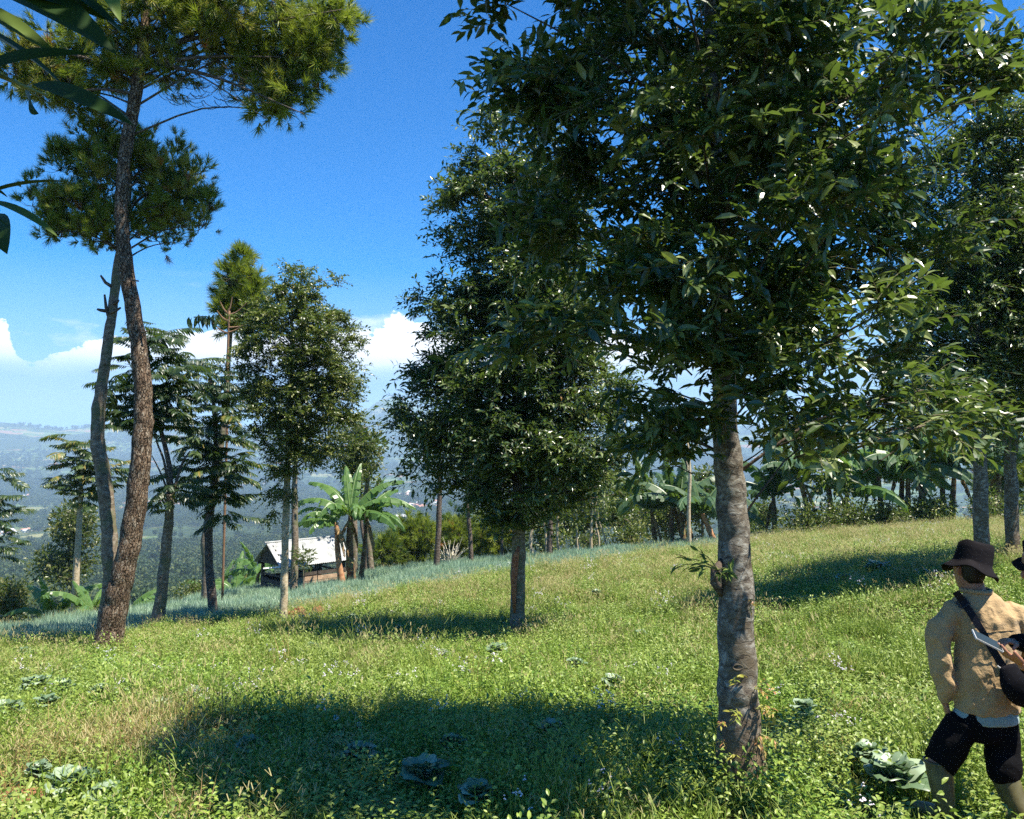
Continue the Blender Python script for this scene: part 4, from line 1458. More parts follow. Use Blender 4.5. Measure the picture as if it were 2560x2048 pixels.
# pine behind the slender tree, with a bare dead top branch set
Y = 27.0
fp = foot(521, Y)
p3 = thing("pine_tree", "thin pine rising above and behind the small leaved slender tree", "tree", fp - Vector((0, 0, 0.05)))
ax = [Vector((fp.x, Y, fp.z - 0.1)), d2(437, 1200, Y), d2(434, 1140, Y), d2(445, 1060, Y), d2(462, 960, Y), d2(475, 850, Y), d2(482, 740, Y), d2(492, 640, Y), d2(505, 560, Y)]
pm = Y / F * PX
trunk(p3, ax, [v * pm / 2 for v in (24, 22, 21, 18, 15, 12, 10, 8, 4)], M_bark_mid, 12, 50)
cl = []
for (x, y, rx, ry, n_, r_) in ((505, 590, 36, 36, 10, .4), (492, 655, 42, 42, 14, .4), (520, 640, 30, 46, 8, .4), (505, 552, 16, 14, 3, .3), (495, 700, 30, 20, 5, .35)):
    cl += ell_clumps(x, y, rx, ry, Y, n_, 1, r_)
pine_crown(p3, cl, ax[6:], 0.42, 14, limb=0.03, upward=0.4)
Y = 26.0
fp = foot(560, Y)
sn = thing("dead_tree", "slim reddish snag with bare rising branches below the thin pine crown", "tree", fp)
ax = [fp, d2(478, 900, Y), d2(479, 760, Y), d2(483, 655, Y)]
M_snag = simple("red_snag", (0.20, 0.12, 0.07), 0.8, 0.2, 12)
trunk(sn, ax, [.04, .04, .04, .03], M_snag, 8, 24)
for (y, dx, dy) in ((700, 28, -14), (702, -32, -22), (680, 34, -22), (676, -24, -22), (664, 38, -26), (660, -18, -26), (655, 8, -30), (690, 30, -4)):
    b = MB()
    b.tube(spline([d2(481, y, Y), d2(481 + dx * .5, y + dy * .3, Y), d2(481 + dx, y + dy, Y)], 6), np.linspace(.035, .012, 6), 5)
    b.build("bare_branch", M_snag, sn)
b = MB()
P_ = spline([d2(470, 690, Y), d2(440, 668, Y), d2(408, 668, Y)], 8)
b.tube(P_, .02, 5)
for p in P_[2:]:
    b.inst(leaf_tpl(.35, .3, .1, 2), basis(R.normal(0, .25, (5, 3)) + [0, 0, -1], None, .32), np.repeat(p[None], 5, 0) + R.normal(0, .06, (5, 3)), R.random(5) * .3)
b.build("withered_spray", M_frond, sn)


# ------------------------------------------------------------------ trees with compound leaves
def frond_mesh(n=13, seed=0, droop=0.5, lw=0.26, m=M_frond, tint=0.4):
    """pinnate leaf one unit long along +Y"""
    b = MB()
    pts = []
    for i in range(n + 2):
        u = i / (n + 1)
        pts.append(np.array([0, u * (1 - .12 * droop * u), 0.12 * u - droop * 0.45 * u * u]))
    b.tube(pts, np.linspace(.008, .003, n + 2), 3, tint, cap=False)
    P, D = [], []
    for i in range(2, n + 1):
        for sg in (-1, 1):
            P.append(pts[i])
            D.append([sg * 0.85, 0.55, -0.55 + R.normal(0, .12)])
    P.append(pts[-1])
    D.append([0, 1, -.6])
    P, D = np.array(P), np.array(D)
    L = np.array([0.30 * math.sin(math.pi * (0.18 + 0.72 * (i // 2) / n)) for i in range(len(P))])
    b.inst(leaf_tpl(lw, .2, .08, 2), basis(D, R.normal(0, .2, len(P)), L * R.uniform(.9, 1.1, len(P))), P, np.clip(tint + R.normal(0, .12, len(P)), 0, 1))
    return b.mesh("frond", m)


FR = [frond_mesh(13, i, dr, tint=tn) for i, (dr, tn) in enumerate(((.5, .1), (.8, .25), (.3, .4), (.6, .6), (.9, .8), (.5, .97)))]


def frond_tree(root, ends, Y, size, per, limb_pts, pick=(0, 5), lift=0.1, jit=0.1):
    """ends: rosette centres (display px); fronds radiate from each"""
    for e in ends:
        c = d2(e[0], e[1], Y + (e[2] if len(e) > 2 else 0))
        for k in range(per):
            a = k * 2.4 + R.normal(0, .3)
            d = np.array([[math.cos(a), math.sin(a), lift + R.normal(0, .18)]])
            s_ = size * R.uniform(.7, 1.15)
            bm_ = basis(d, R.normal(0, .2, 1), s_)
            put("frond", FR[int(R.integers(pick[0], pick[1] + 1))], root, c + Vector(R.normal(0, jit, 3)), bm_[0])


def limb_build(root, lines, Y, m=M_bark_dark):
    for ln in lines:
        b = MB()
        P_ = spline([d2(x, y, Y + .1 * i) for i, (x, y) in enumerate(ln[:-1])], 10)
        b.tube(P_, np.linspace(ln[-1], ln[-1] * .35, 10), 6)
        b.build("branch", m, root, smooth=True)


Y = 18.5
fp = foot(396, Y)
c1 = thing("compound_leaf_tree", "dark tree with tiers of drooping feathery leaves right behind the leaning pine trunk", "tree", fp - Vector((0, 0, .05)))
trunk(c1, [fp - Vector((0, 0, .1)), d2(340, 1250, Y), d2(350, 1150, Y), d2(357, 1080, Y), d2(358, 1040, Y)], [.16, .12, .11, .09, .07], M_bark_mid, 14, 36)
limb_build(c1, [[(358, 1045), (358, 990), (345, 930), (332, 880), (318, 820), (312, 720), .07], [(357, 1040), (345, 970), (330, 930), (322, 880), .035], [(358, 1060), (382, 980), (400, 950), .04],
                [(358, 1050), (340, 1000), (320, 960), .03]], Y, M_bark_dark)
frond_tree(c1, [(320, 715), (335, 705, .4), (300, 745), (345, 750), (270, 775, .3), (330, 790), (370, 770), (295, 810, -.3), (350, 820, .3), (260, 820), (385, 820, .2), (300, 855), (340, 860, -.4), (270, 850, .3), (375, 860),
                (310, 890), (280, 890), (350, 895, .3)], Y, 0.80, 11, None, (0, 2), .05, .14)
frond_tree(c1, [(358, 1050), (362, 1035, -.2), (380, 1020, .3)], Y, 0.78, 7, None, (0, 3), -.05)
Y = 21
fp = foot(540, Y)
c2 = thing("compound_leaf_tree", "feathery leaved tree between the leaning pine and the slender tree", "tree", fp - Vector((0, 0, .05)))
trunk(c2, [fp - Vector((0, 0, .1)), d2(440, 1180, Y), d2(440, 1100, Y), d2(448, 1040, Y), d2(455, 960, Y), d2(450, 850, Y), d2(440, 780, Y)], [.12, .10, .10, .09, .07, .05, .03], M_bark_dark, 12, 40)
frond_tree(c2, [(430, 770), (455, 790), (420, 810, .3), (470, 830), (440, 860, -.3), (410, 880), (480, 880), (450, 920, .3), (420, 930, -.3), (490, 930), (440, 970), (470, 990, -.3), (410, 990), (495, 985),
                (450, 1030, -.2), (425, 1040), (480, 1040), (460, 1070), (400, 940, .3)], Y, 0.84, 11, None, (0, 4), .05, .20)
Y = 32
gp = Vector((at(190, 1400, Y).x, Y, hz(at(190, 1400, Y).x, Y)))
c3 = thing("compound_leaf_tree", "small round crowned feathery tree below the crest, left of the crooked pine", "tree", gp)
trunk(c3, [gp, d2(158, 1260, Y), d2(164, 1150, Y), d2(170, 1050, Y), d2(172, 980, Y)], [.16, .13, .11, .09, .05], M_bark_pale, 10, 30)
frond_tree(c3, [(170, 935), (150, 950), (195, 950), (140, 975), (175, 970), (215, 980, .3), (155, 1000), (190, 1005), (230, 990, .4), (170, 1030), (140, 1020), (205, 1030), (180, 1050)], Y, 1.0, 10, None, (2, 5), .1, .15)
Y = 30
gp = Vector((at(-40, 1400, Y).x, Y, hz(at(-40, 1400, Y).x, Y)))
c4 = thing("compound_leaf_tree", "feathery leaved tree cut by the left edge of the picture", "tree", gp)
trunk(c4, [gp, d2(-28, 1250, Y), d2(-20, 1120, Y), d2(-15, 1000, Y)], [.16, .13, .1, .05], M_bark_dark, 10, 24)
frond_tree(c4, [(-10, 1000), (5, 1020), (-20, 1050), (10, 1080), (-10, 1110), (8, 1140), (-25, 1090), (-15, 1160)], Y, 1.0, 8, None, (0, 4), .05, .15)


# ------------------------------------------------------------------ bushy trees and shrubs of the crest
def blob_tree(name, label, cat, base, clumps, leaf, m, bark_m=M_bark_mid, tr=0.1, group=None, per=70, lw=0.45, top=None, extra_stems=()):
    """tree whose crown is many leaf sized faces gathered in clumps (Vector, radius)"""
    t = thing(name, label, cat, base, group)
    c0 = sum((c for c, r in clumps), Vector()) / len(clumps)
    zt = max(c.z for c, r in clumps)
    ax_ = [Vector(base), Vector((base[0] * .6 + c0.x * .4, base[1] * .6 + c0.y * .4, base[2] * .5 + c0.z * .5)), Vector((c0.x, c0.y, c0.z)), Vector((c0.x, c0.y, zt))]
    trunk(t, ax_, [tr, tr * .8, tr * .5, tr * .15], bark_m, 8, 18)
    b, lb = MB(), MB()
    for c, r in clumps:
        ca = np.array(tuple(c))
        s0 = axis_at([ax_[1], ax_[2], ax_[3]], min(max(c.z - .5 * r, ax_[1].z), zt - .01))
        lb.tube([s0, (s0 + ca) / 2 + [0, 0, .1 * r], ca], [tr * .35, tr * .22, tr * .1], 4, cap=False)
        k = per
        dr = norm(R.normal(0, 1, (k, 3)))
        P_ = ca + dr * (r * R.random(k) ** .4)[:, None] * np.array([1, 1, .75])
        dd = norm(dr + R.normal(0, .5, (k, 3)) + [0, 0, .1])
        tt = np.clip(R.normal(.45, .2) + R.normal(0, .15, k), 0, 1)
        b.inst(leaf_tpl(lw, .15, .08, 1), basis(dd, R.random(k) * 6.28, leaf * R.uniform(.6, 1.2, k)), P_, tt)
    lb.build("limb", bark_m, t, smooth=True)["kind"] = "stuff"
    o = b.build("foliage", m, t)
    o["kind"] = "stuff"
    return t


def conifer_bush(label, cx, cy_, rx, ry, Y, n=26, per=16, base_px=None, group=None, dark=0.0, tuft=.5, r=.55, name="pine_tree"):
    x = at(cx * PX, 1400, Y).x
    gp = Vector((x, Y, hz(x, Y)))
    t = thing(name, label, "tree", gp, group)
    top = d2(cx, cy_ - ry * .8, Y)
    ax_ = [gp, (gp + top) / 2, top]
    trunk(t, ax_, [.16, .12, .04], M_bark_mid, 8, 16)
    pine_crown(t, ell_clumps(cx, cy_, rx, ry, Y, n, 1, r), ax_, tuft, per, limb=.04, upward=.3, dark=dark)
    return t


conifer_bush("light green bushy young pine right of the banana clump", 865, 1145, 42, 52, 46, 34, 18, tuft=.55, r=.7)
conifer_bush("broad young pine behind the leaning dark trunk at the onion crest", 965, 1140, 55, 48, 50, 36, 18, tuft=.6, r=.8)
conifer_bush("low young pine right behind the torn bark tree, centre", 1040, 1130, 48, 44, 48, 30, 18, tuft=.55, r=.7)
conifer_bush("young pine with sunlit crown between the thin trunks", 1215, 1080, 60, 50, 55, 34, 18, tuft=.65, r=.8)
conifer_bush("bright feathery pine behind the tall thin trunks", 1320, 1060, 60, 50, 52, 30, 18, tuft=.65, r=.8)
conifer_bush("rounded dark pine beside the roof end of the hut", 815, 1170, 28, 28, 44, 12, 16, dark=.15, tuft=.5, r=.6)
conifer_bush("young pine at the right edge below the forked tree", 2120, 1010, 60, 50, 46, 24, 18, dark=.1, tuft=.6, r=.8)
conifer_bush("pine seen far through the gap above the banana tops", 1850, 985, 40, 24, 60, 10, 14, dark=.1, tuft=.7, r=.8)


def dclumps(cx, cy_, rx, ry, Y, n, r):
    return ell_clumps(cx, cy_, rx, ry, Y, n, 1, r)


def gp_(cx, Y):
    x = at(cx * PX, 1400, Y).x
    return Vector((x, Y, hz(x, Y)))


blob_tree("bushy_tree", "olive leaved tree rising behind the banana clump and the slender tree", "tree", gp_(745, 33), dclumps(745, 950, 50, 65, 33, 34, .5), .20, M_leaf3, tr=.14, per=90)
blob_tree("bushy_tree", "tall tufted olive tree on the slope below the feathery round tree", "tree", gp_(155, 52), dclumps(155, 1110, 38, 55, 52, 30, .8) + dclumps(130, 1190, 55, 45, 52, 26, .8), .30, M_leaf3, tr=.2, per=90)
blob_tree("bushy_tree", "yellow green bush at the lower left edge beyond the onion field", "bush", gp_(15, 34), dclumps(18, 1260, 35, 38, 34, 22, .5), .20, M_leaf3, tr=.1, per=80)
blob_tree("bushy_tree", "small yellow green bush beside the dark trunk left of the hut", "bush", gp_(412, 33), dclumps(415, 1248, 26, 22, 33, 12, .35), .16, M_leaf3, tr=.06, per=70)
blob_tree("bushy_tree", "grey green bush just left of the hut post", "bush", gp_(525, 40), dclumps(520, 1228, 32, 20, 40, 12, .4), .2, M_leaf3, tr=.06, per=60)
# dark wood at the right of the crest
for (cx, cy_, rx, ry, Y, n_, lab, mm, lf) in (
        (1150, 1120, 45, 45, 44, 20, "dark bush among the thin trunks behind the torn bark tree", M_leaf2, .24),
        (1400, 1080, 70, 70, 46, 40, "dark leafy tree left of the first banana grove", M_leaf2, .24),
        (1480, 1060, 60, 90, 44, 40, "tall dark leafy tree just left of the big grey trunk", M_leaf3, .24),
        (1610, 1090, 45, 50, 48, 24, "dark tree just right of the big grey trunk", M_leaf2, .24),
        (1700, 1100, 55, 34, 36, 26, "coffee bush under the first banana right of the big trunk", M_leaf2, .17),
        (1800, 1095, 50, 32, 36.5, 26, "coffee bush beside the leaning banana stem", M_leaf2, .17),
        (1875, 1085, 45, 36, 36.5, 28, "dense coffee bush in the middle of the banana row", M_leaf2, .17),
        (1955, 1078, 45, 34, 36.5, 28, "coffee bush between the banana stems left of the grey trunk", M_leaf2, .17),
        (2100, 1072, 55, 34, 36, 30, "coffee bush behind the two grey trunks at the right", M_leaf2, .17),
        (1250, 1140, 45, 36, 45, 16, "shrub among thin pale trunks in the centre", M_leaf3, .2),
        (1330, 1130, 45, 36, 43, 18, "shrub right of the thin pale trunks", M_leaf2, .2),
        (1560, 1130, 60, 34, 43, 20, "low shrub behind the big grey trunk", M_leaf2, .2),
        (1950, 1000, 45, 40, 56, 20, "pine like tree top behind the banana row", M_leaf3, .3)):
    blob_tree("bushy_tree" if ry > 45 else "shrub", lab, "tree" if ry > 45 else "bush", gp_(cx, Y), dclumps(cx, cy_, rx, ry, Y, n_, .55), lf, mm, tr=.1, per=85)

# slender bare trunks along the crest (display px: base x, top x, top y, width, depth)
TR = [(618, 622, 960, 15, 27.5, "brown", "brown trunk standing right in front of the hut"),
      (782, 776, 1000, 13, 34, "brown", "grey brown trunk behind the banana clump right side"),
      (770, 765, 1040, 8, 36, "dark", "thin dark trunk beside the banana clump"),
      (918, 926, 960, 12, 32, "dark", "dark leaning trunk at the onion crest left of centre"),
      (993, 995, 1000, 9, 34, "dark", "straight thin dark trunk left of the torn bark tree"),
      (1056, 1058, 1020, 6, 36, "dark", "very thin trunk just left of the torn bark tree"),
      (1122, 1122, 1030, 7, 35, "pale", "pale thin trunk just right of the torn bark tree"),
      (1150, 1148, 1040, 5, 37, "pale", "finest pale stem right of the torn bark tree"),
      (1157, 1166, 1000, 12, 33.5, "dark", "leaning dark trunk in the onion crest right of centre"),
      (1178, 1176, 1020, 6, 37, "pale", "straight greyish stem next to the leaning dark trunk"),
      (1218, 1214, 1070, 4, 37, "pale", "curved slim pale sapling stem"),
      (1245, 1246, 1030, 6, 37, "pale", "pale grey stem in the middle of the thin trunks"),
      (1258, 1256, 1050, 4, 39, "pale", "slim pale stem right of the middle"),
      (1272, 1270, 1040, 4, 40, "pale", "rightmost slim pale stem of the row"),
      (1452, 1448, 930, 8, 34, "pale", "pale dead trunk with a fork left of the big grey trunk"),
      (1747, 1746, 1060, 9, 36, "dark", "dark straight trunk between leaning banana stem and coffee bush"),
      (1932, 1936, 900, 12, 38, "dark", "tall dark trunk inside the banana row")]
for (bx, tx, ty, wd, Y, kd, lab) in TR:
    base = gp_(bx, Y) - Vector((0, 0, .1))
    t = thing("slender_tree", lab, "tree", base, "slender trees along the crest")
    top = d2(tx, ty, Y)
    r0 = wd * PX * Y / F / 2
    mm = {"pale": M_bark_pale, "dark": M_bark_dark, "brown": M_bark_mid}[kd]
    mid1 = base.lerp(top, .35) + Vector((R.normal(0, .06), 0, 0))
    mid2 = base.lerp(top, .7) + Vector((R.normal(0, .08), 0, 0))
    trunk(t, [base, mid1, mid2, top], [r0 * 1.15, r0, r0 * .85, r0 * .55], mm, 9, 26)
    if "fork" in lab:
        b = MB()
        b.tube([d2(1449, 990, Y), d2(1440, 950, Y), d2(1432, 900, Y)], [.07, .05, .03], 6)
        b.tube([d2(1449, 975, Y), d2(1462, 950, Y), d2(1474, 925, Y)], [.04, .03, .02], 6)
        b.build("fork", mm, t)
        continue
    # crown above, mostly hidden by the nearer trees
    cl = []
    for i in range(9):
        cl.append((top + Vector((R.normal(0, .5), R.normal(0, .5), R.uniform(-.5, 1.6))), .5))
    b = MB()
    for c, r in cl:
        k = 60
        dr = norm(R.normal(0, 1, (k, 3)))
        b.inst(leaf_tpl(.45, .15, .08, 1), basis(dr, R.random(k) * 6.28, .2), np.array(tuple(c)) + dr * (r * R.random(k) ** .4)[:, None], np.clip(R.normal(.4, .2, k), 0, 1))
    o = b.build("foliage", M_leaf2 if kd != "brown" else M_leaf3, t)
    o["kind"] = "stuff"

# bare white shrub
ds = thing("dead_shrub", "bare whitish dead shrub on the onion crest left of the torn bark tree", "shrub", gp_(950, 35))
b = MB()
for i in range(34):
    p0 = np.array(tuple(gp_(950, 35)))
    a, e = R.random() * 6.28, R.uniform(.5, 1.4)
    d = np.array([math.cos(a) * math.cos(e), math.sin(a) * math.cos(e), math.sin(e)])
    l = R.uniform(.6, 1.25)
    b.tube([p0, p0 + d * l * .5 + R.normal(0, .05, 3), p0 + d * l + R.normal(0, .1, 3)], [.025, .014, .006], 4)
b.build("branches", simple("white_twig", (.55, .5, .38), .8), ds)


# ------------------------------------------------------------------ bananas
def banana_leaf(name, elev=1.1, bend=1.6, L=1.0, wd=0.135, tear=0.5, m=M_banana, tint=0.5, n=30):
    """one unit long arching leaf along +Y with torn side strips"""
    b = MB()
    ths = [elev - bend * (i / n) ** 1.3 for i in range(n + 1)]
    pts = [np.array([0.0, 0.0, 0.0])]
    for i in range(n):
        pts.append(pts[-1] + L / n * np.array([0, math.cos(ths[i]), math.sin(ths[i])]))
    b.tube(pts, np.linspace(.016, .004, n + 1), 4, min(1, tint + .4), cap=False)
    for sg in (-1, 1):
        fold = R.uniform(.15, .5)
        k = 2
        while k < n:
            ln = int(R.integers(1, 3)) if R.random() < .85 else 4
            e = min(n, k + ln)
            dr = R.uniform(0, tear) + fold
            u0, u1 = k / n, e / n
            w0 = wd * math.sin(math.pi * min(1, (u0 * .97 + .03)) ** .75) ** .6
            w1 = wd * math.sin(math.pi * min(.985, (u1 * .97 + .03)) ** .75) ** .6
            t0 = pts[k]
            t1_ = pts[e] * (0.97) + pts[k] * .03
            nz = np.array([0, -math.sin(ths[k]), math.cos(ths[k])])
            fw = np.array([0, math.cos(ths[k]), math.sin(ths[k])]) * .035
            row = []
            for q_, (t_, w_) in enumerate(((t0, w0), (t1_, w1))):
                m1 = t_ + np.array([sg * w_ * .5 * math.cos(dr * .5), 0, 0]) + nz * w_ * (.08 - .25 * dr) + fw * .5
                m2 = t_ + np.array([sg * w_ * math.cos(dr), 0, 0]) + nz * w_ * (-.75 * dr) + fw - np.array([0, 0, .04 * dr])
                row += [t_, m1, m2]
            b.add(np.array(row), [[0, 1, 4, 3], [1, 2, 5, 4]], None, float(np.clip(tint + R.normal(0, .12), 0, 1)))
            k = e
    return b.mesh(name, m)


BL = {}
for key, m_ in (("a", M_banana), ("b", M_banana_shade)):
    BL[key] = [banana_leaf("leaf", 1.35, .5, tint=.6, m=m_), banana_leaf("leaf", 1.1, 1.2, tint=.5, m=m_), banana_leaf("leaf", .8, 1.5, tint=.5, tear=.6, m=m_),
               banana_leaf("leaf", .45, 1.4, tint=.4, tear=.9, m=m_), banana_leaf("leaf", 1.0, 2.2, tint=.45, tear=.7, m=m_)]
BDEAD = banana_leaf("withered_leaf", -.9, .6, tint=.5, tear=1.0, m=M_dryleaf, wd=.08)


def banana(label, base, top, leaves=None, size=1.9, key="a", r=.12, stem=M_pseudo, dead=2, cat="banana plant", n=8, group="banana plants"):
    t = thing("banana_plant", label, cat, base, group)
    mid = Vector(base).lerp(Vector(top), .5) + Vector((R.normal(0, .04), 0, 0))
    b = MB()
    P_ = spline([base - Vector((0, 0, .1)), mid, top], 16)
    b.tube(P_, np.interp(np.linspace(0, 1, 16), [0, .2, 1], [r * 1.25, r, r * .55]), 12, jitter=.05)
    b.build("stem", stem, t, smooth=True)
    if leaves is None:
        a0 = R.random() * 6.28
        leaves = []
        for k in range(n):
            leaves.append((a0 + k * 2.4, int(R.choice([0, 1, 1, 2, 2, 3, 4])), R.uniform(.75, 1.1)))
    for (az_, kind, s_) in leaves:
        d = np.array([[math.cos(az_), math.sin(az_), 0]])
        put("leaf", BL[key][kind], t, Vector(top) - Vector((0, 0, .05)), basis(d, R.normal(0, .1, 1), size * s_)[0])
    for k in range(dead):
        a = R.random() * 6.28
        d = np.array([[math.cos(a), math.sin(a), 0]])
        put("withered_leaf", BDEAD, t, Vector(top) - Vector((0, 0, .1)), basis(d, None, size * .6)[0])
    return t


E = math.pi
# the sunlit clump by the hut: three stems
Y = 29.5
b0, tp_ = gp_(742, Y), d2(738, 1085, Y)
banana("tallest banana plant of the sunlit clump right beside the hut", b0, tp_,
       [(E * .98, 2, 1.15), (E * .9, 1, 1.1), (E * .55, 0, .95), (E * .35, 0, 1.0), (.15, 1, 1.15), (-.1, 2, 1.2), (-.55, 3, 1.1), (-2.2, 4, .85), (-1.3, 4, .9), (.6, 2, 1.0), (2.5, 1, 1.0)], 2.0, "a", .15, M_pseudo)
b0, tp_ = gp_(722, 29.2), d2(708, 1100, 29.2)
banana("banana plant with peeling orange stem in front of the hut roof end", b0, tp_, [(E, 3, .9), (E * .85, 2, 1.0), (E * 1.15, 4, .8), (E * .6, 1, .9), (E * 1.3, 3, .7)], 1.9, "a", .12, M_pseudo_red)
b0, tp_ = gp_(758, 29.9), d2(772, 1085, 29.9)
banana("slim leaning banana plant at the right of the sunlit clump", b0, tp_, [(0, 2, 1.0), (-.7, 3, 1.1), (.9, 1, .9), (-1.6, 4, .8), (.3, 0, .8)], 1.9, "a", .09, M_pseudo)
# low bananas below the crest at the left
for (cx, Y, hpx, lab, sz) in ((110, 33, 1300, "low banana plant below the crest, leftmost of the row past the onion field", 2.1), (195, 32, 1295, "low banana plant right against the crooked pine base", 2.0),
                              (268, 33, 1290, "low banana plant behind the foot of the leaning pine", 2.0), (495, 37, 1270, "low banana plant left of the hut with upright pale leaves", 2.1),
                              (455, 38, 1265, "low spreading banana plant near the dark trunk left of the hut", 1.9), (545, 34, 1268, "low banana plant at the foot of the hut post", 1.7)):
    tp_ = d2(cx, hpx, Y)
    gb = gp_(cx, Y)
    if tp_.z < gb.z + .5:
        tp_ = Vector((gb.x, gb.y, gb.z + .8))
    banana(lab, gb, tp_, None, sz, "a", .1, M_pseudo, 1, n=8)
# dark grove left of the big trunk
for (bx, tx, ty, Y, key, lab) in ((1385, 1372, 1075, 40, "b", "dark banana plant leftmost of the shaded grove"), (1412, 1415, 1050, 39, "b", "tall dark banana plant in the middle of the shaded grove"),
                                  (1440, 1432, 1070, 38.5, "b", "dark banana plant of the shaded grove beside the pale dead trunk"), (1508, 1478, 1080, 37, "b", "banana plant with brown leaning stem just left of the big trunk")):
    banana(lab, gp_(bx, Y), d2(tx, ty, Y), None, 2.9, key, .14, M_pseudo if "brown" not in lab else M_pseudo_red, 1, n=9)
# row to the right
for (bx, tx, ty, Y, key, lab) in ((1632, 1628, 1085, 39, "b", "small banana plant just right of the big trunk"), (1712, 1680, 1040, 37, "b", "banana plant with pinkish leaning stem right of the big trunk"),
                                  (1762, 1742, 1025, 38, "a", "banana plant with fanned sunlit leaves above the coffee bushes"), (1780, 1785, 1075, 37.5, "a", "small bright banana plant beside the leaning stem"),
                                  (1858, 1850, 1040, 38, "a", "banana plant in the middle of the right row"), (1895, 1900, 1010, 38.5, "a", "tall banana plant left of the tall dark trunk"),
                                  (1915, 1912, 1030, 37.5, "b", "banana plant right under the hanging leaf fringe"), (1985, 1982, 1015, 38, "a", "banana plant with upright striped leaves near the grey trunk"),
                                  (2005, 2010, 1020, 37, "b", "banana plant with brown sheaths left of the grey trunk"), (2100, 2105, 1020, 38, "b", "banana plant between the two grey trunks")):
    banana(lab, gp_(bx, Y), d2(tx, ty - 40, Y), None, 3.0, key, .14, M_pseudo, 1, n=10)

# ------------------------------------------------------------------ the field hut
Y = 31.5
hb = gp_(611, 31.6) - Vector((0, 0, .22))
hutY = Y
hut = thing("field_hut", "open wooden field hut with white tin roof beside the banana clump", "hut", hb)
ha = math.radians(43)
hx = np.array([math.cos(ha), math.sin(ha) * 1.0, 0.0])
hy = np.array([-math.sin(ha), math.cos(ha), 0.0])
HB = np.array(tuple(hb))


def hp(u, v, z):
    return HB + hx * u + hy * v + np.array([0, 0, z])


hr = np.stack([hx, hy, [0, 0, 1]], 1)
zf = -0.05
for (u, v) in ((-.65, -.85), (.6, -.85), (1.75, -.85), (-.65, .85), (.6, .85), (1.75, .85)):
    b = MB()
    b.box(hp(u, v, .55), (.05, .05, .85), hr)
    b.build("post", M_wood_dk, hut)
ridge, eave = 2.0, 1.25
# roof: separate corrugated sheets
for side in (-1, 1):
    for k in range(4):
        b = MB()
        u0, u1 = -.95 + k * .75, -.95 + (k + 1) * .75 + .04
        nn = 22
        us = np.linspace(u0, u1, nn)
        V = []
        for u in us:
            cz_ = .016 * math.sin(u * 75) + .004 * k
            for (vv, zz) in ((0, ridge), (side * .53, (ridge + eave) / 2), (side * 1.06, eave - .02)):
                V.append(hp(u, vv, zz + cz_))
        q = []
        for i in range(nn - 1):
            for j in range(2):
                a = i * 3 + j
                q.append([a, a + 3, a + 4, a + 1])
        b.add(V, q)
        o = b.build("roof_panel", M_roof, hut)
        sm = o.modifiers.new("thick", "SOLIDIFY")
        sm.thickness = 0.01
b = MB()
b.tube([hp(-1.02, 0, ridge + .03), hp(2.07, 0, ridge + .03)], .035, 8)
b.build("ridge_cap", M_roof, hut)
# gable boards
for j, (z0, hw) in enumerate(((eave + .0, .95), (eave + .14, .78), (eave + .28, .6), (eave + .42, .4), (eave + .55, .2))):
    b = MB()
    b.box(hp(-.78, 0, z0 + .06), (.012, hw, .066), hr)
    b.build("gable_board", M_wood_dk, hut)
for v in (-.85, .85):
    b = MB()
    b.box(hp(.55, v, eave - .06 + .02), (1.4, .035, .04), hr)
    b.build("wall_plate", M_wood_dk, hut)
for (u, v, z0, hl) in ((-.65, 0, .82, .85), (1.75, 0, .82, .85)):
    b = MB()
    b.box(hp(u, v, z0), (.025, hl, .03), hr)
    b.build("rail", M_wood_dk, hut)
# boards of the half wall
for (v, z0, th, mm, lab) in ((-.92, .52, .085, M_wood, None), (-.92, .71, .075, M_wood, None), (-.92, .91, .075, M_wood_dk, None), (-.93, .38, .03, M_wood, None),
                             (.92, .45, .08, M_wood_dk, None), (.92, .65, .08, M_wood_dk, None)):
    for (u0, u1) in ((-.70, .58), (.62, 1.82)):
        b = MB()
        dz = R.normal(0, .012)
        b.box(hp((u0 + u1) / 2, v, z0 + dz), ((u1 - u0) / 2, .012, th), hr)
        b.build("board", mm, hut)
for (z0, th) in ((.40, .09), (.60, .08)):
    b = MB()
    b.box(hp(-.72, 0, z0), (.012, .88, th), hr)
    b.build("board", M_wood_dk, hut)
for k in range(9):
    b = MB()
    b.box(hp(-.55 + k * .28, 0, .30), (.12, .84, .012), hr)
    b.build("floor_plank", M_wood, hut)
for (u, sg) in ((-.65, 1), (.6, 1), (.6, -1), (1.75, -1)):
    b = MB()
    b.tube([hp(u, -.86, .95), hp(u + sg * .32, -.86, 1.22)], .022, 6)
    b.build("brace", M_wood_dk, hut)
b = MB()
b.tube([hp(-.9, -1.0, eave + .0), hp(-1.55, -.95, eave + .01)], .03, 8)
pl = b.build("gutter_pole", M_pole, hut)

# a small leafy sapling in front of the trunk by the hut
blob_tree("sapling", "leafy sapling climbing the brown trunk in front of the hut", "sapling", gp_(640, 27), dclumps(640, 1180, 22, 30, 27, 9, .2), .17, M_leaf3, tr=.03, per=26, lw=.3)

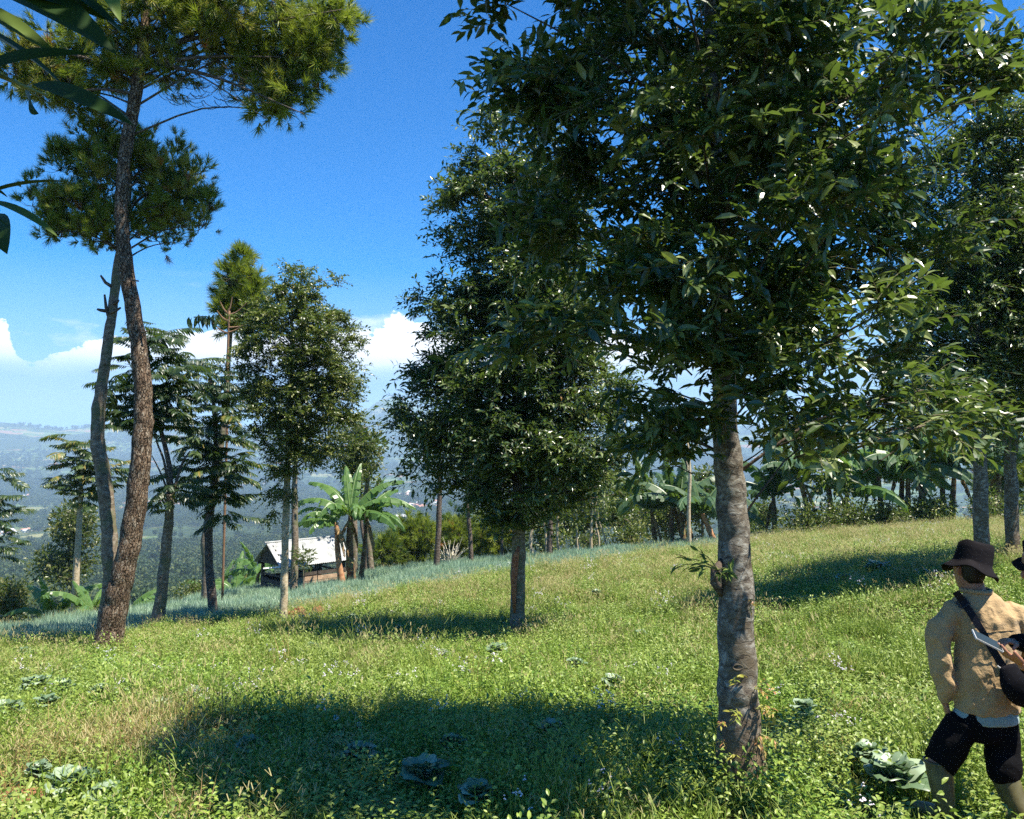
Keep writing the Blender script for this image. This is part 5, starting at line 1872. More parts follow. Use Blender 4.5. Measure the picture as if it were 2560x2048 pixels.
# white house in the trees on the right
def house(label, base, w_, d_, h_, roof_c, wall_m, roof_m, rot=0.0, group=None, parts=True, name="house"):
    t = thing(name, label, "house", base, group)
    c, s_ = math.cos(rot), math.sin(rot)
    rt = np.array([[c, -s_, 0], [s_, c, 0], [0, 0, 1]])
    B0 = np.array(tuple(base))
    b = MB()
    b.box(B0 + [0, 0, h_ / 2], (w_ / 2, d_ / 2, h_ / 2), rt)
    b.build("wall", wall_m, t)
    b = MB()
    o_ = .12 * w_
    V = np.array([[-w_ / 2 - o_, -d_ / 2 - o_, h_ + .003], [w_ / 2 + o_, -d_ / 2 - o_, h_ + .003], [w_ / 2 + o_, d_ / 2 + o_, h_ + .003], [-w_ / 2 - o_, d_ / 2 + o_, h_ + .003],
                  [-w_ / 2 + o_, 0, h_ * 1.55], [w_ / 2 - o_, 0, h_ * 1.55]])
    V = V @ rt.T + B0
    b.add(V, [[0, 1, 5, 4], [2, 3, 4, 5], [3, 2, 1, 0]], [[1, 2, 5], [3, 0, 4]])
    b.build("roof", roof_m, t)
    if parts:
        for k in (-1, 0, 1):
            b = MB()
            b.box(B0 + rt @ np.array([k * w_ * .3, -d_ / 2 - .01, h_ * (.55 if k else .42)]), (w_ * .07, .03, h_ * (.18 if k else .4)), rt)
            b.build("window" if k else "door", M_wood_dk, t)
    return t


M_white = simple("white_wall", (.75, .74, .70), .8, .2)
M_orange = simple("tile_roof", (.48, .19, .10), .8, .2, .6, .3)
M_greyroof = simple("grey_roof", (.45, .45, .45), .7, .3, .6, .2)
gw = gp_(1472, 46)
house("small white shed glimpsed between the dead trunk and the big grey trunk", gw, 1.6, 1.5, 1.5, 0, M_white, M_roof, .3)

# red earth heap in the field
for (px, Y, r_, lab) in ((748, 18.8, .32, "small heap of red earth right of the slender pale trunk"), (797, 19.4, .24, "flatter heap of red earth further right of the pale trunk")):
    p = foot(px, Y)
    b = MB()
    ang = np.arange(18) / 18 * 6.283
    V = [p + Vector((0, 0, .26 * r_ / .32))]
    for ring, (rr_, zz) in enumerate(((.35, .25), (.7, .17), (1.0, -.03))):
        for a in ang:
            V.append(p + Vector((math.cos(a) * r_ * rr_ * R.uniform(.8, 1.2), math.sin(a) * r_ * rr_ * R.uniform(.8, 1.2), zz * r_ / .32 * R.uniform(.7, 1.15))))
    V = [tuple(v) for v in V]
    tri = [[0, 1 + i, 1 + (i + 1) % 18] for i in range(18)]
    q = [[1 + k * 18 + i, 19 + k * 18 + i, 19 + k * 18 + (i + 1) % 18, 1 + k * 18 + (i + 1) % 18] for k in range(2) for i in range(18)]
    b.add(V, q, tri)
    o = b.build("earth_heap", M_soil, loc=p)
    tag(o, lab, "heap")
    del_ = None

# bare soil sheets: path and worn patches, laid just over the ground
def soil_sheet(name, pts_fn, label, n=40, m_=8):
    V = []
    for i in range(n):
        for j in range(m_):
            x, y = pts_fn(i / (n - 1), j / (m_ - 1))
            V.append((x, y, hz(x, y) + .012 + .01 * R.random()))
    q = [[i * m_ + j, i * m_ + j + 1, (i + 1) * m_ + j + 1, (i + 1) * m_ + j] for i in range(n - 1) for j in range(m_ - 1)]
    b = MB()
    b.add(V, q)
    o = b.build(name, M_soil, smooth=True)
    tag(o, label, kind="structure")


def path_fn(u, v):
    y = 1.5 + 7.5 * u
    c = 0.615 * y + 0.22 + 0.05 * math.sin(y * 2.3)
    return c + (v - .5) * .7 * (1 + .15 * math.sin(y * 5)), y


soil_sheet("path", path_fn, "narrow bare red earth path beside the man")


def disc_fn(cx, cy_, rx, ry):
    def f(u, v):
        a = u * 2 * math.pi
        r_ = (v * .98 + .02) * (1 + .2 * math.sin(a * 3) + .1 * math.sin(a * 7))
        return cx + rx * r_ * math.cos(a), cy_ + ry * r_ * math.sin(a)
    return f


soil_sheet("bare_ground", disc_fn(-3.4, 6.05, .5, .4), "bare red soil patch at the lower left", 24, 5)
soil_sheet("bare_ground", disc_fn(-1.0, 5.4, .35, .2), "small bare red soil patch at the bottom edge", 24, 5)

# ------------------------------------------------------------------ cabbages
def cab_leaf(seed, tint):
    """broad rounded wavy leaf, one unit long along +Y"""
    b = MB()
    n, m_ = 6, 7
    V = []
    for i in range(n):
        u = i / (n - 1)
        ww = .10 + .48 * math.sin(math.pi * min(1, u * .9 + .03)) ** .6 * (1 if u < .98 else .6)
        for j in range(m_):
            s_ = (j / (m_ - 1) - .5) * 2
            z = .38 * u - .55 * u * u + .16 * s_ * s_ * ww + .05 * math.sin(6 * s_ + seed) * u + .05 * math.sin(9 * u + seed * 2) * abs(s_)
            V.append((s_ * ww, u * (1 - .12 * abs(s_) ** 3 * u), z + R.normal(0, .008)))
    q = [[i * m_ + j, i * m_ + j + 1, (i + 1) * m_ + j + 1, (i + 1) * m_ + j] for i in range(n - 1) for j in range(m_ - 1)]
    b.add(V, q, None, tint)
    b.tube([(0, 0, 0), (0, .5, .38 * .5 - .55 * .25 + .012), (0, .9, .38 * .9 - .55 * .81 + .01)], [.03, .018, .008], 5, min(1, tint + .5))
    return b.mesh("leaf", M_cabbage, smooth=True)


CL = [cab_leaf(i, t_) for i, t_ in enumerate((.1, .35, .5, .65, .9))]
for p, r_, lab in CABP:
    if p is None:
        continue
    t = thing("cabbage_plant", lab, "cabbage", p, "cabbages left in the field")
    nl = int(R.integers(13, 19))
    a0 = R.random() * 6.28
    for k in range(nl):
        a = a0 + k * 2.4
        up = .35 + 2.4 * (k / nl)
        d = np.array([[math.cos(a), math.sin(a), up]])
        s_ = r_ * (.62 if r_ > .33 else .54) * (1.0 - .35 * k / nl) * R.uniform(.85, 1.1)
        put("leaf", CL[int(R.integers(0, 5))], t, p + Vector((0, 0, .08 + .03 * k / nl)), basis(d, R.normal(0, .15, 1), s_)[0])
    b = MB()
    b.tube([p - Vector((0, 0, .03)), p + Vector((0, 0, .09))], [.02, .025], 7)
    b.build("stalk", M_cabbage, t)

# seed heads standing in the shade
for (px, py, h_, lab) in ((898, 1812, .34, "white fluffy seed head on a tall stalk inside the big shadow"), (840, 1865, .2, "lower white seed head left of the taller one")):
    tp_ = at(px, py, 7.2)
    g = Vector((tp_.x, 7.2, hz(tp_.x, 7.2)))
    if tp_.z < g.z + .1:
        tp_.z = g.z + h_
    t = thing("seed_head", lab, "wild flower", g)
    b = MB()
    b.tube([g, (g + tp_) / 2 + Vector((.01, 0, 0)), tp_], [.003, .0025, .002], 5)
    b.build("stalk", M_twig_green, t)
    b = MB()
    k = 90
    d = norm(R.normal(0, 1, (k, 3)))
    b.inst((np.array([[-.05, 0, 0], [.05, 0, 0], [.12, 1, 0], [-.12, 1, 0]]), [[0, 1, 2, 3]], None), basis(d, R.random(k) * 6, .024), np.repeat(np.array([tuple(tp_)]), k, 0))
    b.build("puff", M_puff, t)


# ------------------------------------------------------------------ far valley: forest, villages
def far_tree(n=170, leaf=.11):
    """tree one unit tall: trunk and a lumpy crown of leaf faces"""
    b = MB()
    nb = int(R.integers(4, 8))
    cs = np.stack([R.normal(0, .16, nb), R.normal(0, .16, nb), R.uniform(.42, .82, nb)], -1)
    rs = R.uniform(.14, .24, nb)
    w_ = R.integers(0, nb, n)
    d = norm(R.normal(0, 1, (n, 3)))
    P_ = cs[w_] + d * (rs[w_] * R.random(n) ** .25)[:, None]
    b.inst((np.array([[-.5, 0, 0], [.5, 0, 0], [.3, .8, .15], [-.4, .7, -.1]]), [[0, 1, 2, 3]], None), basis(norm(d + R.normal(0, .6, (n, 3))), R.random(n) * 6.28, leaf), P_, np.clip(R.normal(.4, .2, n), 0, 1) * .4)
    b.tube([(0, 0, -.05), (0, 0, .5)], [.02, .012], 4, 0.0, cap=False)
    return b.mesh("valley_tree", M_far)


library("valley", [far_tree() for _ in range(8)])
library("brush", [far_tree(420, leaf=.065) for _ in range(6)])


def valley_points(n, r0, r1, p=1.0):
    u = R.random(n)
    r = np.exp(np.log(r0) + u * (np.log(r1) - np.log(r0)))
    a = R.uniform(-.62, .62, n)
    return r * np.sin(a), r * np.cos(a), r


X, Yv, rv = valley_points(72000, 230, 6400)
wood = fbm(X / 420, Yv / 420, 4, 40) + np.where(rv < 900, .12, 0) + .10 * fbm(X / 60, Yv / 60, 3, 41)
keep = (wood > .50) | (R.random(len(X)) < .06)
# a clearing with terraces in the middle distance at the left
X, Yv, rv = X[keep], Yv[keep], rv[keep]
VILL = [(150, 1165, 46, 30, "at the foot of the left ridge"), (60, 1245, 12, 34, "among the pale fields at the left edge"), (20, 1335, 16, 22, "nearest the left edge"), (95, 1325, 12, 22, "left of the round feathery tree"),
        (640, 1212, 30, 26, "behind the slender tree"), (330, 1290, 5, 20, "between the pine trunks"), (1045, 1270, 40, 60, "above the young pines, centre"), (1010, 1240, 22, 40, "right of the banana leaves"),
        (980, 1300, 16, 40, "just above the green young pine"), (600, 1180, 16, 40, "on the slope behind the slender tree"), (310, 1225, 8, 20, "right beside the leaning pine"),
        (70, 1398, 4, 14, "low down at the left")]
vc = []
for (px, py, k, sp_, wh) in VILL:
    g = ground_px(px, py, 60)
    if g is not None:
        vc.append((g, k, sp_, wh))
for g, k, sp_, wh in vc:
    rr_ = g.y * sp_ / F * .9
    m_ = (np.abs(X - g.x) < rr_) & (np.abs(Yv - g.y) < rr_ * 3) & (R.random(len(X)) < .75)
    X, Yv, rv = X[~m_], Yv[~m_], rv[~m_]
Z = H(X, Yv)
n = len(X)
sc_ = np.where(rv < 500, R.uniform(5.5, 10, n), R.uniform(7, 13, n)) * np.clip(rv / 1500, 1, 2.2)
print("valley trees", n)
scatter("valley_forest", LIB["valley"], np.stack([X, Yv, Z - .3], -1), np.stack([np.zeros(n), np.zeros(n), R.random(n) * 6.28], -1),
        np.stack([sc_ * R.uniform(.8, 1.4, n), sc_ * R.uniform(.8, 1.4, n), sc_ * R.uniform(.8, 1.1, n)], -1), "hazy forest filling the slopes and floor of the valley")
# underbrush just beyond the crest
X, Yv, rv = valley_points(26000, 40, 420)
keep = (fbm(X / 9, Yv / 9, 3, 50) > .46) & (rv > np.interp(np.arctan2(X, Yv), CR_AZ, CR_R) + 3)
X, Yv = X[keep], Yv[keep]
n = len(X)
sc_ = R.uniform(.6, 1.5, n) * np.clip(np.hypot(X, Yv) / 90, 1, 2.6)
scatter("slope_undergrowth", LIB["brush"], np.stack([X, Yv, H(X, Yv) - .25 * sc_], -1), np.stack([np.zeros(n), np.zeros(n), R.random(n) * 6.28], -1),
        np.stack([sc_ * 1.3, sc_ * 1.3, sc_], -1), "low undergrowth on the slope just beyond the field crest")

hid = 0
WM = [simple("pale_wall", (.62, .58, .52), .8), simple("cream_wall", (.55, .48, .38), .8), M_white]
RM = [simple("faded_tile", (.40, .22, .15), .8), simple("red_roof", (.36, .17, .12), .8), simple("tin_roof_far", (.62, .63, .64), .6), M_greyroof]


def house_mesh(w_, d_, h_, wm, rm):
    me = bpy.data.meshes.new("house")
    o_ = .12 * w_
    V = [(-w_ / 2, -d_ / 2, -1), (w_ / 2, -d_ / 2, -1), (w_ / 2, d_ / 2, -1), (-w_ / 2, d_ / 2, -1), (-w_ / 2, -d_ / 2, h_), (w_ / 2, -d_ / 2, h_), (w_ / 2, d_ / 2, h_), (-w_ / 2, d_ / 2, h_),
         (-w_ / 2 - o_, -d_ / 2 - o_, h_ + .01), (w_ / 2 + o_, -d_ / 2 - o_, h_ + .01), (w_ / 2 + o_, d_ / 2 + o_, h_ + .01), (-w_ / 2 - o_, d_ / 2 + o_, h_ + .01), (-w_ / 2 + o_, 0, h_ * 1.7), (w_ / 2 - o_, 0, h_ * 1.7)]
    Fc = [(0, 1, 5, 4), (1, 2, 6, 5), (2, 3, 7, 6), (3, 0, 4, 7), (8, 9, 13, 12), (10, 11, 12, 13), (9, 10, 13), (11, 8, 12), (11, 10, 9, 8)]
    me.from_pydata(V, [], Fc)
    me.materials.append(wm)
    me.materials.append(rm)
    for i, p in enumerate(me.polygons):
        p.material_index = 0 if i < 4 else 1
    return me


HM = [house_mesh(R.uniform(8, 13), R.uniform(7, 9), R.uniform(3, 5), WM[i % 3], RM[j]) for i in range(3) for j in range(4)]
roofn = ["orange tiled", "red", "pale tin", "grey"]
for vi, (g, k, sp_, wh) in enumerate(vc):
    near_v = g.y < 1500
    for i in range(k):
        dx = R.normal(0, .5) * g.y * sp_ / F
        dy = R.normal(0, .5) * g.y * sp_ / F * 2.4
        x, y = g.x + dx, g.y + dy
        j = int(R.choice([0, 0, 1, 1, 2, 3]))
        wi = int(R.integers(0, 3))
        o = new_obj("house", HM[wi * 4 + j], None, (x, y, hz(x, y)))
        o.rotation_euler = (0, 0, R.random() * 3.14)
        s_ = R.uniform(.65, 1.1) * (.85 if near_v else 1.1)
        o.scale = (s_, s_, s_)
        tag(o, f"tiny {roofn[j]} roofed house of the village {wh}", "house", f"{roofn[j]} roofed houses {wh}")

# ------------------------------------------------------------------ people
def loft(sections, seg=24):
    """sections: (centre, rx, ry, axis_u, axis_v); closed ends"""
    b = MB()
    V, q = [], []
    for (c, rx, ry, u, v) in sections:
        for k in range(seg):
            a = k / seg * 2 * math.pi
            V.append(np.array(tuple(c)) + np.array(tuple(u)) * rx * math.cos(a) + np.array(tuple(v)) * ry * math.sin(a))
    n = len(sections)
    for i in range(n - 1):
        for k in range(seg):
            q.append([i * seg + k, i * seg + (k + 1) % seg, (i + 1) * seg + (k + 1) % seg, (i + 1) * seg + k])
    V.append(np.array(tuple(sections[0][0])))
    V.append(np.array(tuple(sections[-1][0])))
    t = [[(k + 1) % seg, k, n * seg] for k in range(seg)] + [[(n - 1) * seg + k, (n - 1) * seg + (k + 1) % seg, n * seg + 1] for k in range(seg)]
    b.add(V, q, t)
    return b


def fuse(b_list, name, m, parent, voxel=0.012, smooth=6, folds=None):
    """join closed lofts into one continuous skin"""
    b = MB()
    for x in b_list:
        for V, tv in zip(x.V, x.tv):
            pass
        b.V += x.V
        b.Q += [q + b.n for q in x.Q]
        b.T += [t + b.n for t in x.T]
        b.tv += x.tv
        b.n += x.n
    me = b.mesh(name, m, (0, 0, 0))
    tmp = bpy.data.objects.new(name, me)
    COL.objects.link(tmp)
    rm = tmp.modifiers.new("r", "REMESH")
    rm.mode = "VOXEL"
    rm.voxel_size = voxel
    sm = tmp.modifiers.new("s", "SMOOTH")
    sm.factor = .5
    sm.iterations = smooth
    dg = bpy.context.evaluated_depsgraph_get()
    ev = tmp.evaluated_get(dg)
    me2 = bpy.data.meshes.new_from_object(ev)
    bpy.data.objects.remove(tmp)
    me2.name = name
    n = len(me2.vertices)
    co = np.zeros(n * 3, np.float32)
    no = np.zeros(n * 3, np.float32)
    me2.vertices.foreach_get("co", co)
    me2.vertices.foreach_get("normal", no)
    co, no = co.reshape(-1, 3).astype(float), no.reshape(-1, 3).astype(float)
    if folds is not None:
        co = co + no * folds(co)[:, None]
    root = parent
    while root.parent is not None:
        root = root.parent
    g = ORG[root.name]
    bv = BVHTree.FromPolygons([Vector(c) for c in co], [tuple(p.vertices) for p in me2.polygons])
    co = co - np.array(tuple(g))
    me2.vertices.foreach_set("co", co.astype(np.float32).ravel())
    me2.polygons.foreach_set("use_smooth", np.ones(len(me2.polygons), bool))
    me2.materials.clear()
    me2.materials.append(m)
    me2.update()
    o = new_obj(name, me2, parent)
    return o, bv


UX, UY, UZ = Vector((1, 0, 0)), Vector((0, 1, 0)), Vector((0, 0, 1))


def limb_loft(pts, rads, seg=16, n=14, flat=1.0):
    P_ = spline(pts, n)
    rr_ = np.interp(np.linspace(0, 1, n), np.linspace(0, 1, len(rads)), rads)
    tg = np.gradient(P_, axis=0)
    secs = []
    for p, r_, t in zip(P_, rr_, tg):
        t = Vector(t).normalized()
        u = t.cross(UY)
        if u.length < .2:
            u = t.cross(UX)
        u.normalize()
        v = t.cross(u).normalized()
        secs.append((p, r_, r_ * flat, u, v))
    return loft(secs, seg)


def cloth(name, col, rough=.85, fine=220.0, bstr=.25, var=.12):
    def b(t, out):
        g = t.n("ShaderNodeNewGeometry")
        n1 = t.noise(g.outputs["Position"], 7, 4, .6)
        n2 = t.noise(g.outputs["Position"], fine, 2, .5)
        n3 = t.noise(g.outputs["Position"], 26, 5, .65, .8)
        c = t.ramp(n1, [(.3, tuple(x * (1 - var) for x in col)), (.7, tuple(min(1, x * (1 + var)) for x in col))])
        h = t.math("MULTIPLY_ADD", n3, 1.0, t.math("MULTIPLY", n2, .12))
        p = principled(t, c, rough, .15, h, bstr, .012)
        p.inputs["Sheen Weight"].default_value = .15 if sum(col) > .1 else 0.0
        p.inputs["Specular IOR Level"].default_value = .15 if sum(col) > .1 else .05
        t.l(p.outputs[0], out.inputs["Surface"])
    return mat(name, b)


M_jacket = cloth("tan_cloth", (.43, .295, .15), bstr=.9)
M_black = cloth("black_cloth", (.007, .007, .008), bstr=.6)
M_hat = cloth("black_hat_cloth", (.013, .0115, .013), bstr=.35)
M_shirt = cloth("grey_green_shirt", (.28, .38, .36))
M_boot = simple("rubber_boot", (.11, .10, .045), .42, .5, 14, .35, .2)
M_strap = cloth("webbing", (.022, .024, .032), fine=500, bstr=.15)
M_bag = cloth("bag_cloth", (.010, .010, .013), bstr=.3)


def m_skin(t, out):
    p = principled(t, (.36, .17, .10), .5, .4)
    p.inputs["Subsurface Weight"].default_value = .15
    p.inputs["Subsurface Radius"].default_value = (.02, .008, .004)
    t.l(p.outputs[0], out.inputs["Surface"])


M_skin = mat("skin", m_skin)
M_hair = simple("black_hair", (.012, .010, .009), .5, .4)
M_glass = simple("phone_screen", (.02, .03, .03), .35, .25)
M_metal = simple("phone_edge", (.55, .56, .56), .3, .6)


def folds_fn(amp, f=18.0, seed=0.0):
    def f_(co):
        x, y, z = co[:, 0], co[:, 1], co[:, 2]
        w1 = fbm(x * f * .5 + z * f * .25 + seed, z * f * .5 - x * f * .2 + y * 5, 3, 77) - .5
        w2 = np.abs(fbm((x + .4 * z) * f * .32 + seed, (z * .35 - .4 * x) * f * .32 + y * 3, 3, 90) - .5)
        return amp * (1.1 * w1 - 2.0 * w2 + .2)
    return f_


def bucket_hat(parent, c, tilt_x, tilt_y, r=.098, brim=.062, h=.095, droop=.045, m=M_hat, seed=0):
    b = MB()
    seg = 44
    rings = [(.02, h + .006), (r * .5, h + .006), (r * .86, h), (r * .95, h - .008), (r * .985, h * .6), (r * 1.04, .0), (r * 1.045, -.012), (r + brim * .45, -.012 - droop * .42), (r + brim * .97, -.012 - droop * .97),
             (r + brim, -.014 - droop), (r + brim * .96, -.018 - droop), (r + brim * .45, -.018 - droop * .45), (r * .98, -.015)]
    rot = (Matrix.Rotation(tilt_y, 3, "Y") @ Matrix.Rotation(tilt_x, 3, "X"))
    V, q = [], []
    for i, (rr_, zz) in enumerate(rings):
        for k in range(seg):
            a = k / seg * 6.2832
            wob = 1 + (.020 * math.sin(3 * a + seed) + .015 * math.sin(5 * a + 1 + seed)) * (1 if i > 5 else .5)
            zw = (.012 * math.sin(2 * a + seed) + .009 * math.sin(5 * a + seed)) * (1 if i > 6 else 0) + (.006 * math.sin(4 * a + seed) if 1 < i < 5 else 0)
            p = rot @ Vector((math.cos(a) * rr_ * wob, math.sin(a) * rr_ * wob * 1.08, zz + zw))
            V.append(tuple(Vector(c) + p))
    for i in range(len(rings) - 1):
        for k in range(seg):
            q.append([i * seg + k, (i + 1) * seg + k, (i + 1) * seg + (k + 1) % seg, i * seg + (k + 1) % seg])
    V.append(tuple(Vector(c) + rot @ Vector((0, 0, h + .006))))
    t = [[k, (k + 1) % seg, len(V) - 1] for k in range(seg)]
    b.add(V, q, t)
    o = b.build("hat", m, parent, smooth=True)
    return o


def head_loft(c, yaw, pitch=0.0):
    """head with face, looking along yaw (0 = away from the camera, +pi/2 = to the left of it)"""
    rot = Matrix.Rotation(yaw, 3, "Z") @ Matrix.Rotation(pitch, 3, "X")
    secs = []
    for z, rx, ry, oy in ((-.115, .030, .035, .035), (-.10, .048, .058, .022), (-.07, .060, .076, .012), (-.03, .069, .088, .004), (.01, .075, .094, 0), (.05, .077, .096, -.002), (.085, .068, .086, -.004), (.108, .045, .06, -.006), (.12, .015, .02, -.006)):
        secs.append((Vector(c) + rot @ Vector((0, oy, z)), rx, ry, rot @ UX, rot @ UY))
    out = [loft(secs, 24)]
    # nose, brow, lips and ears
    out.append(limb_loft([Vector(c) + rot @ Vector(p) for p in ((0, .088, .022), (0, .104, -.008), (0, .108, -.022), (0, .092, -.034))], [.009, .012, .014, .009], 8, 8))
    out.append(limb_loft([Vector(c) + rot @ Vector(p) for p in ((-.045, .078, .030), (0, .092, .034), (.045, .078, .030))], [.008, .009, .008], 8, 8))
    out.append(limb_loft([Vector(c) + rot @ Vector(p) for p in ((-.022, .086, -.052), (0, .094, -.052), (.022, .086, -.052))], [.006, .009, .006], 8, 6))
    for sg in (-1, 1):
        out.append(limb_loft([Vector(c) + rot @ Vector(p) for p in ((sg * .076, -.005, -.03), (sg * .088, -.014, -.005), (sg * .088, -.016, .018), (sg * .076, -.004, .028))], [.008, .011, .012, .008], 8, 8))
    return out, rot


def hand_loft(wrist, fdir, palm_n, side, size=1.0, curl=.5, spread=.12, thumb_curl=.4):
    """palm, four separate fingers and a thumb. fdir along the fingers, palm_n out of the palm, side towards the thumb"""
    f, n, s_ = Vector(fdir).normalized(), Vector(palm_n).normalized(), Vector(side).normalized()
    W_ = Vector(wrist)
    L = []
    secs = []
    for u, rx, ry in ((-.02, .027, .020), (0.0, .028, .019), (.03, .036, .017), (.06, .041, .015), (.085, .040, .013), (.094, .036, .010)):
        secs.append((W_ + f * u * size, rx * size, ry * size, s_, n))
    L.append(loft(secs, 16))
    for k, (off, ln) in enumerate(((.030, .070), (.010, .078), (-.010, .073), (-.029, .058))):
        base = W_ + f * .078 * size + s_ * off * size
        d0 = (f + s_ * spread * (1.5 - k) * .5).normalized()
        p = [base]
        ang = 0
        for j, frac in enumerate((.45, .3, .25)):
            ang += curl * (.7 + .15 * j + .05 * k)
            d = d0 * math.cos(ang) + n * math.sin(ang)
            p.append(p[-1] + d * ln * frac * size)
        r_ = .0088 * size
        L.append(limb_loft(p, [r_ * 1.1, r_, r_ * .95, r_ * .7], 10, 12))
    base = W_ + f * .022 * size + s_ * .030 * size
    td = (f * .55 + s_ * .8 + n * .25).normalized()
    p = [base, base + td * .036 * size]
    d2_ = (f * (.9) + s_ * .25 + n * thumb_curl).normalized()
    p.append(p[-1] + d2_ * .032 * size)
    p.append(p[-1] + (d2_ + n * thumb_curl * .5).normalized() * .024 * size)
    L.append(limb_loft(p, [.015 * size, .0125 * size, .0105 * size, .008 * size], 10, 12))
    return L


# --- the man in the tan jacket
YM = 5.0
mg = foot(2450, YM)
man = thing("person", "person in tan jacket, black bucket hat, black shorts and rubber boots seen from behind", "person", mg)
Pm = lambda x, y, dy=0.0: d2(x, y, YM + dy)
head_c = Pm(2040, 1200, .02) + Vector((0, 0, 0))
heads, hrot = head_loft(head_c, math.radians(14), -.12)
neck = [limb_loft([Pm(2058, 1262, .0), Pm(2050, 1235, .0), Pm(2042, 1205, .01)], [.062, .058, .055], 16, 8)]
hipL, hipR = Pm(2030, 1530, 0), Pm(2100, 1530, 0)
kneeL, kneeR = Pm(1975, 1600, .05), Pm(2112, 1625, -.05)
ankL = Vector((Pm(1990, 1720).x, YM + .0, mg.z + .10))
ankR = Vector((Pm(2122, 1720).x, YM - .12, mg.z + .10))
legs = [limb_loft([hipL, kneeL, ankL], [.085, .055, .042], 16, 14), limb_loft([hipR, kneeR, ankR], [.085, .055, .042], 16, 14)]
torso_in = [loft([(Pm(2070, 1545), .12, .08, UX, UY), (Pm(2070, 1480), .12, .08, UX, UY), (Pm(2070, 1400), .115, .08, UX, UY), (Pm(2066, 1310), .13, .08, UX, UY), (Pm(2060, 1268), .10, .07, UX, UY)], 20)]
# left arm hangs, hand in the pocket; right arm bent forward
shL, elL, wrL = Pm(1996, 1300), Pm(1972, 1395, .02), Pm(1990, 1478, .04)
shR, elR, wrR = Pm(2140, 1300), Pm(2172, 1390, .06), Pm(2150, 1450, .22)
arms = [limb_loft([Pm(2020, 1285), shL, elL, wrL], [.04, .040, .034, .026], 14, 16), limb_loft([Pm(2110, 1285), shR, elR, wrR], [.05, .048, .040, .028], 14, 16)]
hands = hand_loft(wrL, Vector((.25, .1, -1)), Vector((1, .2, .2)), Vector((.1, 1, .1)), 1.0, .35) + hand_loft(wrR, Vector((-.3, 1, -.2)), Vector((-.2, -.2, -1)), Vector((-1, -.2, 0)), 1.0, .5)
fuse(heads + neck + legs + torso_in + arms + hands, "body", M_skin, man, .0065, 2)
# hair at the nape
b = MB()
hs = []
for z, rr_ in ((-.075, .050), (-.05, .066), (-.02, .078), (.02, .084), (.06, .086), (.1, .07)):
    hs.append((head_c + hrot @ Vector((0, -.022, z)), rr_ * .92, rr_, hrot @ UX, hrot @ UY))
hb_ = loft(hs, 20)
hb_.build("hair", M_hair, man, smooth=True)
bucket_hat(man, Pm(2049, 1183, 0), math.radians(-6), math.radians(17), r=.098, brim=.050, h=.108, droop=.048)
# jacket
hem_c = Pm(2072, 1492)
J = loft([(Pm(2076, 1496), .186, .134, UX, UY), (Pm(2078, 1474), .192, .142, UX, UY), (Pm(2077, 1430), .187, .138, UX, UY), (Pm(2076, 1380), .180, .132, UX, UY), (Pm(2074, 1335), .186, .130, UX, UY), (Pm(2070, 1300), .196, .122, UX, UY),
          (Pm(2066, 1278), .180, .105, UX, UY), (Pm(2060, 1262), .125, .085, UX, UY), (Pm(2056, 1250), .082, .074, UX, UY), (Pm(2054, 1240), .074, .070, UX, UY)], 32)
SL = limb_loft([Pm(2015, 1290), shL + Vector((-.01, 0, -.01)), Pm(1978, 1350, .0), elL + Vector((.012, -.03, 0)), Pm(1990, 1440, .0), wrL + Vector((0, 0, .02))], [.070, .078, .070, .066, .060, .046], 18, 26)
SR = limb_loft([Pm(2115, 1290), shR + Vector((.01, 0, -.01)), Pm(2165, 1350, .02), elR, Pm(2165, 1425, .14), wrR], [.075, .083, .075, .070, .062, .050], 18, 26)
jk, jbv = fuse([J, SL, SR], "jacket", M_jacket, man, .0080, 3, folds_fn(.030, 24))


def on_back(x, y, off=.006, bv=None, Yc=YM):
    o_ = Vector((0, 0, CZ))
    d = (d2(x, y, 1.0) - o_).normalized()
    h = (bv or jbv).ray_cast(o_, d)
    if h[0] is None:
        return d2(x, y, Yc - .13)
    return h[0] - d * off


def ribbon(line, wd, name, m, parent, off=.007, th=.003, n=22, seam=False):
    P2 = spline([Vector((a, b_, 0)) for a, b_ in line], n)
    pts = [on_back(p[0], p[1], off) for p in P2]
    # smooth the path
    A = np.array([tuple(p) for p in pts])
    for _ in range(3):
        A[1:-1] = (A[:-2] + A[1:-1] * 2 + A[2:]) / 4
    tg = norm(np.gradient(A, axis=0))
    view = norm(A - np.array([0, 0, CZ]))
    s_ = norm(np.cross(tg, view)) * wd / 2
    V, q = [], []
    for i in range(n):
        nn = -view[i] * th
        V += [A[i] - s_[i], A[i] + s_[i], A[i] + s_[i] + nn, A[i] - s_[i] + nn]
    for i in range(n - 1):
        for k in range(4):
            q.append([i * 4 + k, i * 4 + (k + 1) % 4, i * 4 + 4 + (k + 1) % 4, i * 4 + 4 + k])
    b = MB()
    b.add(V, q + [[3, 2, 1, 0], [(n - 1) * 4 + k for k in range(4)]])
    return b.build(name, m, parent)


# seams of the yoke and of the shoulder, sewn on as raised welts
ribbon([(2022, 1337), (2050, 1334), (2080, 1331), (2110, 1328), (2135, 1327)], .004, "yoke_seam", M_jacket, man, .001, .0035)
ribbon([(2012, 1290), (2020, 1310), (2024, 1340), (2022, 1375)], .004, "armhole_seam", M_jacket, man, .001, .003)
# collar and cuffs, hem band
for (z0, a, c_, rx, ry, nm, mm) in ():
    pass
b = MB()
ring = [Pm(2055, 1243) + Vector((.077 * math.cos(a), .073 * math.sin(a), .002 * math.sin(a * 2))) for a in np.linspace(0, 2 * math.pi, 30)]
b.tube(ring, .013, 8)
b.build("collar", M_jacket, man, smooth=True)
